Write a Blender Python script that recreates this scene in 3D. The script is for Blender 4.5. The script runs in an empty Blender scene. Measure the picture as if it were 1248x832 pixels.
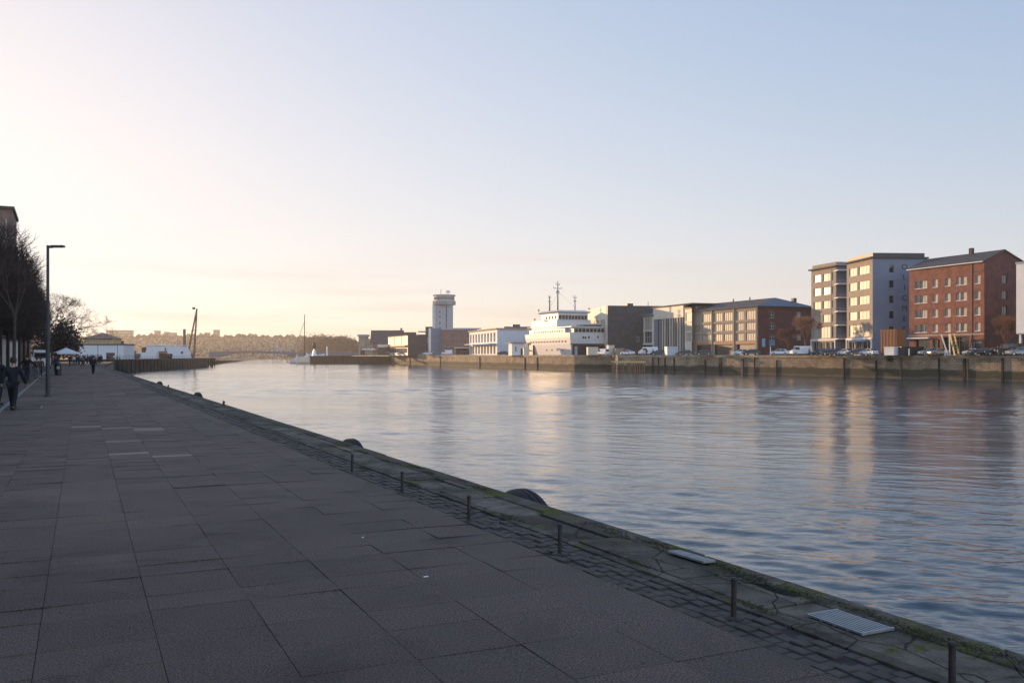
import bpy, bmesh, math, random
from mathutils import Vector, Matrix
R = math.radians
rnd = random.Random(7)
S = bpy.context.scene
C = S.collection

# ------------------------------------------------------------------ camera, sky, sun, exposure
F = 1110.0; EYE = 1.85; HY = 432.0            # focal length in photo pixels, eye height, horizon row
cam_d = bpy.data.cameras.new('camera'); cam = bpy.data.objects.new('camera', cam_d); C.objects.link(cam)
cam_d.sensor_width = 36; cam_d.lens = 36*F/1248; cam_d.shift_y = (HY-416)/1248
cam_d.clip_start = .05; cam_d.clip_end = 9000
cam.location = (0, 0, EYE); cam.rotation_euler = (R(90), 0, 0)
S.camera = cam
SUN_AZ, SUN_EL = -40.0, 6.8                   # degrees right of the camera axis / above the horizon
w = bpy.data.worlds.new('World'); S.world = w; w.use_nodes = True
nt = w.node_tree; nt.nodes.clear(); N = nt.nodes.new; K = nt.links.new
out = N('ShaderNodeOutputWorld'); bg = N('ShaderNodeBackground'); sky = N('ShaderNodeTexSky')
sky.sky_type = 'NISHITA'; sky.sun_disc = False; sky.sun_elevation = R(SUN_EL); sky.sun_rotation = R(SUN_AZ % 360)
sky.air_density = 1.0; sky.dust_density = .5; sky.ozone_density = 1.0; sky.altitude = 0
tc = N('ShaderNodeTexCoord'); sep = N('ShaderNodeSeparateXYZ'); K(tc.outputs['Generated'], sep.inputs[0])
# faint low streaks of cloud
mp = N('ShaderNodeMapping'); mp.inputs['Scale'].default_value = (3.0, 3.0, 42); K(tc.outputs['Generated'], mp.inputs[0])
cn = N('ShaderNodeTexNoise'); cn.inputs['Scale'].default_value = 1.3; cn.inputs['Detail'].default_value = 5; K(mp.outputs[0], cn.inputs['Vector'])
cr = N('ShaderNodeMapRange'); cr.inputs['From Min'].default_value = .47; cr.inputs['From Max'].default_value = .72; K(cn.outputs['Fac'], cr.inputs['Value'])
lo = N('ShaderNodeMapRange'); lo.inputs['From Min'].default_value = .13; lo.inputs['From Max'].default_value = .045; K(sep.outputs['Z'], lo.inputs['Value'])
cm = N('ShaderNodeMath'); cm.operation = 'MULTIPLY'; K(cr.outputs[0], cm.inputs[0]); K(lo.outputs[0], cm.inputs[1])
cm2 = N('ShaderNodeMath'); cm2.operation = 'MULTIPLY'; cm2.inputs[1].default_value = .6; K(cm.outputs[0], cm2.inputs[0])
SKYMIX = N('ShaderNodeMix'); SKYMIX.data_type = 'RGBA'; K(cm2.outputs[0], SKYMIX.inputs[0])
# milky high air: the sky's own range is rolled off softly, a(1-exp(-kN)) per channel
ssp = N('ShaderNodeSeparateColor'); scb = N('ShaderNodeCombineColor'); K(sky.outputs[0], ssp.inputs[0])
SKY_A = 5.7
for i, (kk, c0) in enumerate(((.395, .13), (.338, .46), (.40, 1.05))):
    e0 = N('ShaderNodeMath'); e0.operation = 'ADD'; e0.inputs[1].default_value = c0; K(ssp.outputs[i], e0.inputs[0])
    e1 = N('ShaderNodeMath'); e1.operation = 'MULTIPLY'; e1.inputs[1].default_value = -kk; K(e0.outputs[0], e1.inputs[0])
    e2 = N('ShaderNodeMath'); e2.operation = 'EXPONENT'; K(e1.outputs[0], e2.inputs[0])
    e3 = N('ShaderNodeMath'); e3.operation = 'SUBTRACT'; e3.inputs[0].default_value = 1; K(e2.outputs[0], e3.inputs[1])
    e4 = N('ShaderNodeMath'); e4.operation = 'MULTIPLY'; e4.inputs[1].default_value = SKY_A; K(e3.outputs[0], e4.inputs[0]); K(e4.outputs[0], scb.inputs[i])
K(scb.outputs[0], SKYMIX.inputs[6]); SKYMIX.inputs[7].default_value = (SKY_A*.80, SKY_A*.64, SKY_A*.57, 1)
# the sky behind the camera is brightened, added as fill for shaded faces
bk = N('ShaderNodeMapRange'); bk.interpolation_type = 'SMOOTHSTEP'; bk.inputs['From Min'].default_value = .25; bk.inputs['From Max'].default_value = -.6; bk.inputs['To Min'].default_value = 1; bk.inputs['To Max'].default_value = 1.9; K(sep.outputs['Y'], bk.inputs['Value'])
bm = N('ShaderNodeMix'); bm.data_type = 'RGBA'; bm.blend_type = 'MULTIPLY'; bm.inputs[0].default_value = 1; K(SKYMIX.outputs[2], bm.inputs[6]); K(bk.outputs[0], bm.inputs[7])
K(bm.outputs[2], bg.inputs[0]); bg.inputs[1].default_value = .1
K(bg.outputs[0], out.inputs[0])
sd = bpy.data.lights.new('sun', 'SUN'); sun = bpy.data.objects.new('sun', sd); C.objects.link(sun)
sd.energy = 3.0; sd.angle = R(.6); sd.color = (1, .64, .34)
_s = Vector((math.sin(R(SUN_AZ))*math.cos(R(SUN_EL)), math.cos(R(SUN_AZ))*math.cos(R(SUN_EL)), math.sin(R(SUN_EL))))
sun.rotation_euler = _s.to_track_quat('Z', 'Y').to_euler(); sun.location = (-60, 60, 40)
vs = S.view_settings; vs.view_transform = 'Standard'; vs.look = 'None'; vs.exposure = 0.8; vs.gamma = 1; vs.use_curve_mapping = False
S.render.engine = 'CYCLES'
S.cycles.use_denoising = True; S.cycles.max_bounces = 6; S.cycles.volume_bounces = 1; S.cycles.caustics_reflective = False
S.cycles.sample_clamp_indirect = 6

# ------------------------------------------------------------------ helpers
def X(px, D): return (px-624)/F*D
def Z(py, D): return EYE+(HY-py)/F*D
UD = (-.44, .898); UR = (.898, .44)
def PV(u, v, z=0): return (UD[0]*u+UR[0]*v, UD[1]*u+UR[1]*v, z)     # promenade frame: u along it, v across to the water
UANG = math.atan2(UD[1], UD[0])-math.pi/2                            # local y = u, local x = v
def to_uv(x, y): return (UD[0]*x+UD[1]*y, UR[0]*x+UR[1]*y)

class MB:
    def __init__(s): s.v = []; s.f = []; s.m = []; s.cur = 0
    def mat(s, i): s.cur = i; return s
    def face(s, pts):
        n = len(s.v); s.v += [tuple(p) for p in pts]; s.f.append(tuple(range(n, n+len(pts)))); s.m.append(s.cur)
    def quad(s, a, b, c, d): s.face((a, b, c, d))
    def box(s, x0, x1, y0, y1, z0, z1, rz=0, o=None):
        P = [(x0,y0,z0),(x1,y0,z0),(x1,y1,z0),(x0,y1,z0),(x0,y0,z1),(x1,y0,z1),(x1,y1,z1),(x0,y1,z1)]
        if rz or o:
            o = o or (0, 0, 0); c, q = math.cos(rz), math.sin(rz)
            P = [(o[0]+c*a-q*b, o[1]+q*a+c*b, o[2]+d) for a, b, d in P]
        n = len(s.v); s.v += P
        for f in ((0,3,2,1),(4,5,6,7),(0,1,5,4),(1,2,6,5),(2,3,7,6),(3,0,4,7)):
            s.f.append(tuple(n+i for i in f)); s.m.append(s.cur)
        return s
    def prism(s, poly, z0, z1):                     # poly in xy, ccw
        n = len(s.v); k = len(poly)
        s.v += [(p[0], p[1], z0) for p in poly]+[(p[0], p[1], z1) for p in poly]
        s.f.append(tuple(n+i for i in reversed(range(k)))); s.m.append(s.cur)
        s.f.append(tuple(n+k+i for i in range(k))); s.m.append(s.cur)
        for i in range(k):
            j = (i+1) % k; s.f.append((n+i, n+j, n+k+j, n+k+i)); s.m.append(s.cur)
        return s
    def xprism(s, prof, x0, x1):                    # profile in yz swept along x
        n = len(s.v); k = len(prof)
        s.v += [(x0, p[0], p[1]) for p in prof]+[(x1, p[0], p[1]) for p in prof]
        s.f.append(tuple(n+i for i in reversed(range(k)))); s.m.append(s.cur)
        s.f.append(tuple(n+k+i for i in range(k))); s.m.append(s.cur)
        for i in range(k):
            j = (i+1) % k; s.f.append((n+i, n+j, n+k+j, n+k+i)); s.m.append(s.cur)
        return s
    def tube(s, a, b, r0, r1=None, k=6, cap=True):
        r1 = r0 if r1 is None else r1
        a = Vector(a); b = Vector(b); d = (b-a)
        if d.length < 1e-6: return s
        d.normalize(); u = d.orthogonal().normalized(); w_ = d.cross(u)
        n = len(s.v)
        for p, r in ((a, r0), (b, r1)):
            for i in range(k):
                t = 2*math.pi*i/k; s.v.append(tuple(p+(u*math.cos(t)+w_*math.sin(t))*r))
        for i in range(k):
            j = (i+1) % k; s.f.append((n+i, n+j, n+k+j, n+k+i)); s.m.append(s.cur)
        if cap:
            s.f.append(tuple(n+i for i in reversed(range(k)))); s.m.append(s.cur)
            s.f.append(tuple(n+k+i for i in range(k))); s.m.append(s.cur)
        return s
    def lathe(s, prof, k=16, o=(0,0,0), axis='z'):
        n = len(s.v)
        for r, h in prof:
            for i in range(k):
                t = 2*math.pi*i/k; c, q = r*math.cos(t), r*math.sin(t)
                p = (c, q, h) if axis == 'z' else ((c, h, q) if axis == 'y' else (h, c, q))
                s.v.append((p[0]+o[0], p[1]+o[1], p[2]+o[2]))
        for a in range(len(prof)-1):
            for i in range(k):
                j = (i+1) % k; s.f.append((n+a*k+i, n+a*k+j, n+(a+1)*k+j, n+(a+1)*k+i)); s.m.append(s.cur)
        return s
    def mesh(s, name, mats, smooth=False):
        me = bpy.data.meshes.new(name); me.from_pydata(s.v, [], s.f)
        mats = mats if isinstance(mats, (list, tuple)) else [mats]
        for m in mats: me.materials.append(m)
        me.polygons.foreach_set('material_index', s.m)
        if smooth: me.polygons.foreach_set('use_smooth', [True]*len(s.f))
        me.update(); return me
    def build(s, name, mats, parent=None, smooth=False, loc=None, bevel=0, kind=None):
        o = bpy.data.objects.new(name, s.mesh(name, mats, smooth)); C.objects.link(o)
        if parent: o.parent = parent
        if loc: o.location = loc
        if kind: o['kind'] = kind
        if bevel:
            b = o.modifiers.new('bevel', 'BEVEL'); b.width = bevel; b.segments = 2; b.limit_method = 'ANGLE'
        return o

def tag(o, label, cat, group=None, kind=None):
    o['label'] = label; o['category'] = cat
    if group: o['group'] = group
    if kind: o['kind'] = kind
    return o
def thing(name, label, cat, loc=(0,0,0), rz=0, group=None):
    o = bpy.data.objects.new(name, None); C.objects.link(o); o.location = loc; o.rotation_euler = (0, 0, rz)
    o.empty_display_size = .2
    return tag(o, label, cat, group)
def kids(o): return list(o.children)
def dup(o, loc=None, rz=None, label=None, group=None, scale=None, parent=None, swap=None):
    c = o.copy(); C.objects.link(c)
    if parent: c.parent = parent
    if loc is not None: c.location = loc
    if rz is not None: c.rotation_euler = (0, 0, rz)
    if scale is not None: c.scale = scale if isinstance(scale, tuple) else (scale,)*3
    if label: c['label'] = label
    if group: c['group'] = group
    if swap and c.data and c.type == 'MESH':
        names = [m.name for m in c.data.materials]
        if any(n in swap for n in names):
            key = c.data.name+'|'+'|'.join(swap[n].name for n in names if n in swap)
            if key not in _sw:
                me = c.data.copy()
                for i, n in enumerate(names):
                    if n in swap: me.materials[i] = swap[n]
                _sw[key] = me
            c.data = _sw[key]
    for k in kids(o): dup(k, parent=c, swap=swap)
    return c
_sw = {}

# ------------------------------------------------------------------ materials
def mat(name, col, rough=.7, var=.15, scale=3.0, metal=0, bump=0, bscale=20, spec=.5, col2=None, detail=4, stretch=None, **kw):
    m = bpy.data.materials.new(name); m.use_nodes = True; t = m.node_tree; b = t.nodes['Principled BSDF']
    b.inputs['Roughness'].default_value = rough; b.inputs['Metallic'].default_value = metal
    b.inputs['Specular IOR Level'].default_value = spec
    for k_, v_ in kw.items(): b.inputs[k_.replace('_', ' ')].default_value = v_
    co = t.nodes.new('ShaderNodeTexCoord'); src = co.outputs['Object']
    if stretch:
        mp_ = t.nodes.new('ShaderNodeMapping'); mp_.inputs['Scale'].default_value = stretch; t.links.new(src, mp_.inputs[0]); src = mp_.outputs[0]
    n = t.nodes.new('ShaderNodeTexNoise'); n.inputs['Scale'].default_value = scale; n.inputs['Detail'].default_value = detail
    t.links.new(src, n.inputs['Vector'])
    r = t.nodes.new('ShaderNodeValToRGB'); e = r.color_ramp.elements
    c2 = col2 or tuple(c*(1+var) for c in col)
    c1 = col if col2 else tuple(c*(1-var) for c in col)
    e[0].position = .3; e[0].color = (*c1, 1); e[1].position = .7; e[1].color = (*c2, 1)
    t.links.new(n.outputs['Fac'], r.inputs[0]); t.links.new(r.outputs[0], b.inputs['Base Color'])
    if bump:
        n2 = t.nodes.new('ShaderNodeTexNoise'); n2.inputs['Scale'].default_value = bscale; n2.inputs['Detail'].default_value = 6
        t.links.new(co.outputs['Object'], n2.inputs['Vector'])
        bp = t.nodes.new('ShaderNodeBump'); bp.inputs['Strength'].default_value = 1; bp.inputs['Distance'].default_value = bump
        t.links.new(n2.outputs['Fac'], bp.inputs['Height']); t.links.new(bp.outputs[0], b.inputs['Normal'])
    m['_ramp'] = r.name
    return m
def brick_mat(name, c1, c2, mortar, bw=.24, bh=.075, stain=.3):
    m = bpy.data.materials.new(name); m.use_nodes = True; t = m.node_tree; b = t.nodes['Principled BSDF']; b.inputs['Roughness'].default_value = .85
    co = t.nodes.new('ShaderNodeTexCoord'); sp = t.nodes.new('ShaderNodeSeparateXYZ'); ad = t.nodes.new('ShaderNodeMath'); cb = t.nodes.new('ShaderNodeCombineXYZ')
    t.links.new(co.outputs['Object'], sp.inputs[0]); t.links.new(sp.outputs[0], ad.inputs[0]); t.links.new(sp.outputs[1], ad.inputs[1])
    t.links.new(ad.outputs[0], cb.inputs[0]); t.links.new(sp.outputs[2], cb.inputs[1])
    br = t.nodes.new('ShaderNodeTexBrick'); br.inputs['Scale'].default_value = 1; br.inputs['Brick Width'].default_value = bw; br.inputs['Row Height'].default_value = bh
    br.inputs['Mortar Size'].default_value = bh*.12; br.inputs['Color1'].default_value = (*c1, 1); br.inputs['Color2'].default_value = (*c2, 1); br.inputs['Mortar'].default_value = (*mortar, 1)
    t.links.new(cb.outputs[0], br.inputs['Vector'])
    n = t.nodes.new('ShaderNodeTexNoise'); n.inputs['Scale'].default_value = .7; n.inputs['Detail'].default_value = 6; t.links.new(co.outputs['Object'], n.inputs['Vector'])
    mr = t.nodes.new('ShaderNodeMapRange'); mr.inputs['From Min'].default_value = .3; mr.inputs['From Max'].default_value = .7
    mr.inputs['To Min'].default_value = 1-stain; mr.inputs['To Max'].default_value = 1+stain; t.links.new(n.outputs['Fac'], mr.inputs['Value'])
    mx = t.nodes.new('ShaderNodeMix'); mx.data_type = 'RGBA'; mx.blend_type = 'MULTIPLY'; mx.inputs[0].default_value = 1
    t.links.new(br.outputs['Color'], mx.inputs[6]); t.links.new(mr.outputs[0], mx.inputs[7]); t.links.new(mx.outputs[2], b.inputs['Base Color'])
    return m
M = {}
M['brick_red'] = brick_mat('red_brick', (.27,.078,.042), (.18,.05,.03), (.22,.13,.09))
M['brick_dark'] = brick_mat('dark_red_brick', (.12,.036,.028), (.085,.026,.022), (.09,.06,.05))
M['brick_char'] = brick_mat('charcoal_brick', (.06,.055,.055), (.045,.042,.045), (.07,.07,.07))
M['brick_brown'] = brick_mat('brown_brick', (.22,.12,.09), (.17,.09,.07), (.2,.16,.14))
M['render_sand'] = mat('sand_render', (.33,.265,.20), .85, .1, .9)
M['render_blue'] = mat('blue_grey_render', (.17,.195,.245), .8, .08, .5)
M['render_white'] = mat('white_render', (.72,.70,.66), .7, .06, .6)
M['render_grey'] = mat('grey_render', (.34,.34,.35), .8, .1, .7)
M['concrete'] = mat('concrete', (.30,.29,.27), .85, .2, .8)
M['cream'] = mat('cream_panel', (.66,.58,.46), .6, .06, .4)
M['roof'] = mat('dark_roofing', (.055,.05,.05), .8, .25, 1.5)
M['slate'] = mat('blue_slate', (.075,.105,.14), .55, .25, 2)
M['frame_w'] = mat('white_window_frame', (.6,.58,.54), .5, .05)
M['frame_d'] = mat('dark_window_frame', (.04,.04,.045), .5, .1)
M['terracotta'] = mat('orange_cladding', (.42,.19,.09), .7, .12, 1)
M['curtain_grey'] = mat('half_drawn_curtain', (.10,.09,.07), .4, .3, 1.3, spec=.8, stretch=(1.6,1.6,.4), col2=(.40,.35,.25))
M['glass_d'] = mat('dark_glass', (.02,.022,.025), .06, .5, .6, spec=.8)
M['glass_g'] = mat('grey_glass', (.06,.075,.08), .1, .4, .5, spec=.8)
M['curtain'] = mat('curtained_glass', (.25,.22,.16), .5, .3, 1.0, spec=.8, stretch=(2.6,2.6,.25), col2=(.44,.39,.30))
M['steel'] = mat('painted_steel', (.05,.05,.052), .5, .15)
M['rust'] = mat('rusty_steel', (.04,.031,.028), .8, .4, 30, bump=.002, bscale=80)
M['ship_white'] = mat('ship_paint', (.60,.575,.54), .45, .05, .4)
M['white_paint'] = mat('white_paint', (.78,.78,.77), .4, .05, .5)
M['black_paint'] = mat('black_paint', (.015,.016,.017), .35, .2)
M['rubber'] = mat('black_rubber', (.012,.012,.013), .7, .3, 12, bump=.004, bscale=30)
M['wood'] = mat('weathered_timber', (.16,.11,.07), .85, .35, 3, stretch=(1,1,8))
M['wood_o'] = mat('orange_timber', (.27,.115,.045), .8, .25, 1.2, stretch=(5,5,.6))
M['wood_dk'] = mat('tarred_timber', (.014,.012,.011), .85, .35, 3)
M['yellow'] = mat('yellow_timber', (.55,.40,.16), .7, .12, 2)
M['bark'] = mat('brown_bark', (.075,.05,.036), .9, .3, 6)
M['bark_dark'] = mat('dark_bark', (.036,.021,.014), .9, .3, 6)
M['bark_red'] = mat('reddish_twigs', (.26,.13,.07), .9, .3, 6)
M['leaf_g'] = mat('green_leaves', (.07,.10,.02), .7, .35, 4)
M['leaf_far'] = mat('dark_foliage', (.085,.060,.036), .85, .15, .2)
M['cloth_k'] = mat('black_cloth', (.012,.012,.016), .9, .2)
M['cloth_n'] = mat('navy_cloth', (.02,.028,.06), .9, .2)
M['cloth_b'] = mat('brown_cloth', (.09,.055,.035), .9, .2)
M['cloth_g'] = mat('grey_cloth', (.16,.16,.17), .9, .2)
M['cloth_w'] = mat('white_cloth', (.6,.58,.55), .9, .1)
M['cloth_y'] = mat('mustard_cloth', (.5,.36,.12), .9, .1)
M['skin'] = mat('skin', (.42,.26,.19), .6, .05)
M['hair'] = mat('dark_hair', (.03,.02,.015), .7, .2)
M['car_white'] = mat('white_car_paint', (.72,.72,.71), .3, .03, Coat_Weight=.4)
M['car_black'] = mat('black_car_paint', (.014,.014,.016), .25, .05, Coat_Weight=.6)
M['car_navy'] = mat('navy_car_paint', (.02,.028,.06), .25, .05, Coat_Weight=.6)
M['car_silver'] = mat('silver_car_paint', (.32,.33,.34), .3, .05, metal=.4)
M['car_red'] = mat('red_car_paint', (.22,.03,.025), .3, .05)
M['rim'] = mat('alloy_rim', (.4,.4,.41), .35, .05, metal=.8)
M['lamp'] = mat('lamp_lens', (.5,.5,.5), .15, .05)
M['lamp_r'] = mat('red_lens', (.35,.02,.02), .2, .05)
M['hull_blue'] = mat('pale_blue_paint', (.52,.56,.60), .4, .05, .5)
M['pvc'] = mat('pale_canvas', (.62,.64,.66), .7, .06, .3)
M['orange_paint'] = mat('orange_paint', (.6,.16,.04), .5, .05)
M['awning_b'] = mat('light_blue_canvas', (.25,.45,.6), .8, .1)
# ------------------------------------------------------------------ setting: water, ground, promenade
def node_mat(name):
    m = bpy.data.materials.new(name); m.use_nodes = True; t = m.node_tree
    return m, t, t.nodes['Principled BSDF'], t.nodes.new, t.links.new
# water
WAVE = .74
m, t, b, n_, l_ = node_mat('river_water')
b.inputs['Base Color'].default_value = (.035,.05,.06,1); b.inputs['Roughness'].default_value = .12; b.inputs['IOR'].default_value = 1.6
co = n_('ShaderNodeTexCoord')
def wn(scale, sx, sy, rot, det, dist=0):
    mp_ = n_('ShaderNodeMapping'); mp_.inputs['Scale'].default_value = (sx, sy, 1); mp_.inputs['Rotation'].default_value = (0, 0, R(rot)); l_(co.outputs['Object'], mp_.inputs[0])
    q = n_('ShaderNodeTexNoise'); q.inputs['Scale'].default_value = scale; q.inputs['Detail'].default_value = det; q.inputs['Roughness'].default_value = .55; q.inputs['Distortion'].default_value = dist
    l_(mp_.outputs[0], q.inputs['Vector']); return q
a1 = wn(1.6, .55, 1.25, 12, 3, .6); a2 = wn(5.0, .7, 1.2, -16, 4, .4); a3 = wn(.035, .5, 1.6, 8, 3)
def mth(op, a, b_=None, v=None):
    q = n_('ShaderNodeMath'); q.operation = op
    l_(a, q.inputs[0])
    if b_ is not None: l_(b_, q.inputs[1])
    if v is not None: q.inputs[1].default_value = v
    return q.outputs[0]
h = mth('ADD', mth('MULTIPLY', a1.outputs['Fac'], v=1.0), mth('MULTIPLY', a2.outputs['Fac'], v=.34))
mr = n_('ShaderNodeMapRange'); mr.inputs['From Min'].default_value = .35; mr.inputs['From Max'].default_value = .65; mr.inputs['To Min'].default_value = .45; mr.inputs['To Max'].default_value = 1.35
l_(a3.outputs['Fac'], mr.inputs['Value'])
bp = n_('ShaderNodeBump'); bp.inputs['Distance'].default_value = .030; l_(mth('MULTIPLY', h, mr.outputs[0]), bp.inputs['Height']); l_(bp.outputs[0], b.inputs['Normal'])
M['water'] = m
WATER_BUMP = bp
# the river as one big sheet, with a real wavy surface on the near reach
import numpy as np
mb = MB(); mb.quad((-5000,-600,-3.1),(5000,-600,-3.1),(5000,7000,-3.1),(-5000,7000,-3.1)); mb.build('water', M['water'], kind='structure')
rg_ = np.random.RandomState(5)
D_ = [9.0]
while D_[-1] < 700: D_.append(D_[-1]+max(.07, D_[-1]*.0046))
D_ = np.array(D_); NC = 760
fr_ = np.linspace(-.66, .66, NC)
gy_ = np.repeat(D_[:, None], NC, 1); gx_ = D_[:, None]*fr_[None, :]
step = np.maximum(.07, D_*.0046)[:, None]
hz = np.zeros_like(gy_)
for i in range(70):
    lam = .26*(1.055**i)*rg_.uniform(.9,1.1); th = rg_.normal(1.25, .55)      # crests mostly across the view, drifting upriver
    if lam > 9: break
    k_ = 2*np.pi/lam; amp = WAVE*lam*.006*(1 if lam < .8 else (.8/lam)**.8)
    ph = rg_.uniform(0, 6.28)
    vis = np.clip((lam/step-2.2)/3.0, 0, 1)
    hz += amp*vis*np.sin(k_*(gx_*np.cos(th)+gy_*np.sin(th))+ph)
patch = 1+.45*np.sin(gx_*.031+gy_*.054+1)+.3*np.sin(gx_*-.012+gy_*.12)
hz = hz*np.clip(patch, .35, 1.7)*np.clip(.52+D_[:, None]/130, .5, 1.5)   # calmer in the lee of the quay
P_ = np.stack([gx_, gy_, hz-3.0], -1).reshape(-1, 3)
nr = len(D_); ii = np.arange(nr*NC).reshape(nr, NC)
Q_ = np.stack([ii[:-1, :-1], ii[:-1, 1:], ii[1:, 1:], ii[1:, :-1]], -1).reshape(-1, 4)
wm = bpy.data.meshes.new('river_surface'); wm.vertices.add(len(P_)); wm.vertices.foreach_set('co', P_.ravel().astype('f'))
wm.loops.add(Q_.size); wm.loops.foreach_set('vertex_index', Q_.ravel().astype('i')); wm.polygons.add(len(Q_))
wm.polygons.foreach_set('loop_start', np.arange(0, Q_.size, 4, dtype='i')); wm.polygons.foreach_set('loop_total', np.full(len(Q_), 4, 'i')); wm.polygons.foreach_set('use_smooth', np.ones(len(Q_), bool))
wm.update(calc_edges=True); wm.materials.append(M['water'])
o = bpy.data.objects.new('river_water', wm); C.objects.link(o); o['kind'] = 'structure'

# far-quay ground
FQ = [(160,38),(91.6,163),(50.6,238),(30,258),(30.6,277),(19,277),(-61,471),(-110,700),(-150,840)]
mb = MB()
gp = FQ+[(60,1400),(3500,1400),(3500,-400),(260,-180)]
mb.face([(p[0], p[1], 1.7) for p in gp])
mb.build('far_quay_ground', mat('far_asphalt', (.11,.105,.10), .9, .2, .3), kind='structure')

# ------------------------------------------------------------------ paving
def paving_mat():
    m, t, b, n_, l_ = node_mat('granite_paving')
    co = n_('ShaderNodeTexCoord'); at = n_('ShaderNodeAttribute'); at.attribute_name = 'tone'
    fine = n_('ShaderNodeTexNoise'); fine.inputs['Scale'].default_value = 75; fine.inputs['Detail'].default_value = 3; l_(co.outputs['Object'], fine.inputs['Vector'])
    mid = n_('ShaderNodeTexNoise'); mid.inputs['Scale'].default_value = 2.1; mid.inputs['Detail'].default_value = 7; mid.inputs['Roughness'].default_value = .65; l_(co.outputs['Object'], mid.inputs['Vector'])
    big = n_('ShaderNodeTexNoise'); big.inputs['Scale'].default_value = .22; big.inputs['Detail'].default_value = 4; l_(co.outputs['Object'], big.inputs['Vector'])
    def rng(s, a, b_, c, d):
        q = n_('ShaderNodeMapRange'); q.inputs['From Min'].default_value = a; q.inputs['From Max'].default_value = b_; q.inputs['To Min'].default_value = c; q.inputs['To Max'].default_value = d; l_(s, q.inputs['Value']); return q.outputs[0]
    def mul(a, b_):
        q = n_('ShaderNodeMath'); q.operation = 'MULTIPLY'; l_(a, q.inputs[0]); l_(b_, q.inputs[1]); return q.outputs[0]
    v = mul(mul(rng(fine.outputs['Fac'], .35, .65, .25, 1.8), rng(mid.outputs['Fac'], .3, .7, .66, 1.32)), mul(rng(big.outputs['Fac'], .35, .65, .78, 1.2), at.outputs['Fac']))
    cm_ = n_('ShaderNodeMix'); cm_.data_type = 'RGBA'; cm_.blend_type = 'MULTIPLY'; cm_.inputs[0].default_value = 1; cm_.inputs[6].default_value = (.078,.0535,.0425,1)
    l_(v, cm_.inputs[7]); l_(cm_.outputs[2], b.inputs['Base Color'])
    l_(rng(mid.outputs['Fac'], .3, .7, .62, .88), b.inputs['Roughness'])
    b.inputs['Specular IOR Level'].default_value = .35
    st1 = n_('ShaderNodeTexNoise'); st1.inputs['Scale'].default_value = .75; st1.inputs['Detail'].default_value = 8; st1.inputs['Roughness'].default_value = .72; st1.inputs['Distortion'].default_value = .8; l_(co.outputs['Object'], st1.inputs['Vector'])
    stm = n_('ShaderNodeMix'); stm.data_type = 'RGBA'; stm.blend_type = 'MULTIPLY'; stm.inputs[0].default_value = 1; l_(cm_.outputs[2], stm.inputs[6]); l_(rng(st1.outputs['Fac'], .53, .62, 1.0, .72), stm.inputs[7]); cm_ = stm
    gum = n_('ShaderNodeTexVoronoi'); gum.inputs['Scale'].default_value = 1.7; l_(co.outputs['Object'], gum.inputs['Vector'])
    gm = n_('ShaderNodeMix'); gm.data_type = 'RGBA'; l_(rng(gum.outputs['Distance'], .022, .034, .8, 0), gm.inputs[0]); l_(cm_.outputs[2], gm.inputs[6]); gm.inputs[7].default_value = (.02,.018,.017,1); l_(gm.outputs[2], b.inputs['Base Color'])
    hh = n_('ShaderNodeMath'); hh.operation = 'ADD'; l_(fine.outputs['Fac'], hh.inputs[0]); l_(mid.outputs['Fac'], hh.inputs[1])
    bp = n_('ShaderNodeBump'); bp.inputs['Distance'].default_value = .003; l_(hh.outputs[0], bp.inputs['Height']); l_(bp.outputs[0], b.inputs['Normal'])
    return m
M['paving'] = paving_mat()
M['joint'] = mat('paving_joint', (.022,.02,.018), .95, .3, 8)
# bedding sheet below the slabs, the whole quay apron as one sheet
QE = [PV(-40, 5.25), PV(-40, 5.25)]
edge = [PV(-30, 5.22), PV(155, 5.22), (-88.5,200,0), (-104,238,0)]
land = [(p[0], p[1], -.012) for p in edge]+[(-128,371,-.012),(-175,560,-.012),(-240,840,-.012),(-2500,900,-.012),(-2500,-400,-.012),(-60,-400,-.012)]
mb = MB(); mb.face(land); mb.build('quay_ground', M['joint'], kind='structure')
# slabs; paving runs a degree off the edge, towards x = 97 in the picture
PT = R(.85)
def UVp(u, v): c, q = math.cos(PT), math.sin(PT); return PV(u*c-0*v, v)  # kept for clarity
verts, faces, tones = [], [], []
r2 = random.Random(3)
W = .70; G = .0045
def slab(u0, u1, v0, v1, tone, tilt=.0006):
    """slab in paving frame (skewed by PT), clipped at the edge strip"""
    c, q = math.cos(PT), math.sin(PT)
    def tr(u, v): return PV(u*c-v*q, u*q+v*c-.0)
    n = len(verts); dz = r2.uniform(-.0016,.0016); tx = r2.gauss(0, tilt); ty = r2.gauss(0, tilt)
    P = [(u0+G/2, v0+G/2), (u0+G/2, v1-G/2), (u1-G/2, v1-G/2), (u1-G/2, v0+G/2)]
    cu, cv = (u0+u1)/2, (v0+v1)/2
    ok = []
    for (u, v) in P:
        x, y, _ = tr(u, v); uu, vv = to_uv(x, y)
        if vv > 3.97: x, y, _ = PV(uu, 3.97)
        ok.append((x, y, dz+(u-cu)*tx*6+(v-cv)*ty*6))
    if all(to_uv(a[0], a[1])[1] > 3.965 for a in ok): return
    verts.extend(ok); verts.extend([(a[0], a[1], -.03) for a in ok])
    faces.append((n, n+1, n+2, n+3)); tones.append(tone)
    for i in range(4):
        j = (i+1) % 4; faces.append((n+j, n+i, n+4+i, n+4+j)); tones.append(tone)
PALE = [(140,17.0),(185,16.6),(95,23.4),(125,23.0),(160,22.8),(135,19.4),(130,43)]  # slabs toned paler to stand in for sky reflected on wet stone
u = 1.5; rows = [u]
while u < 175:
    u += r2.choice([.42,.55,.55,.62,.7,.5]); rows.append(u)
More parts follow.
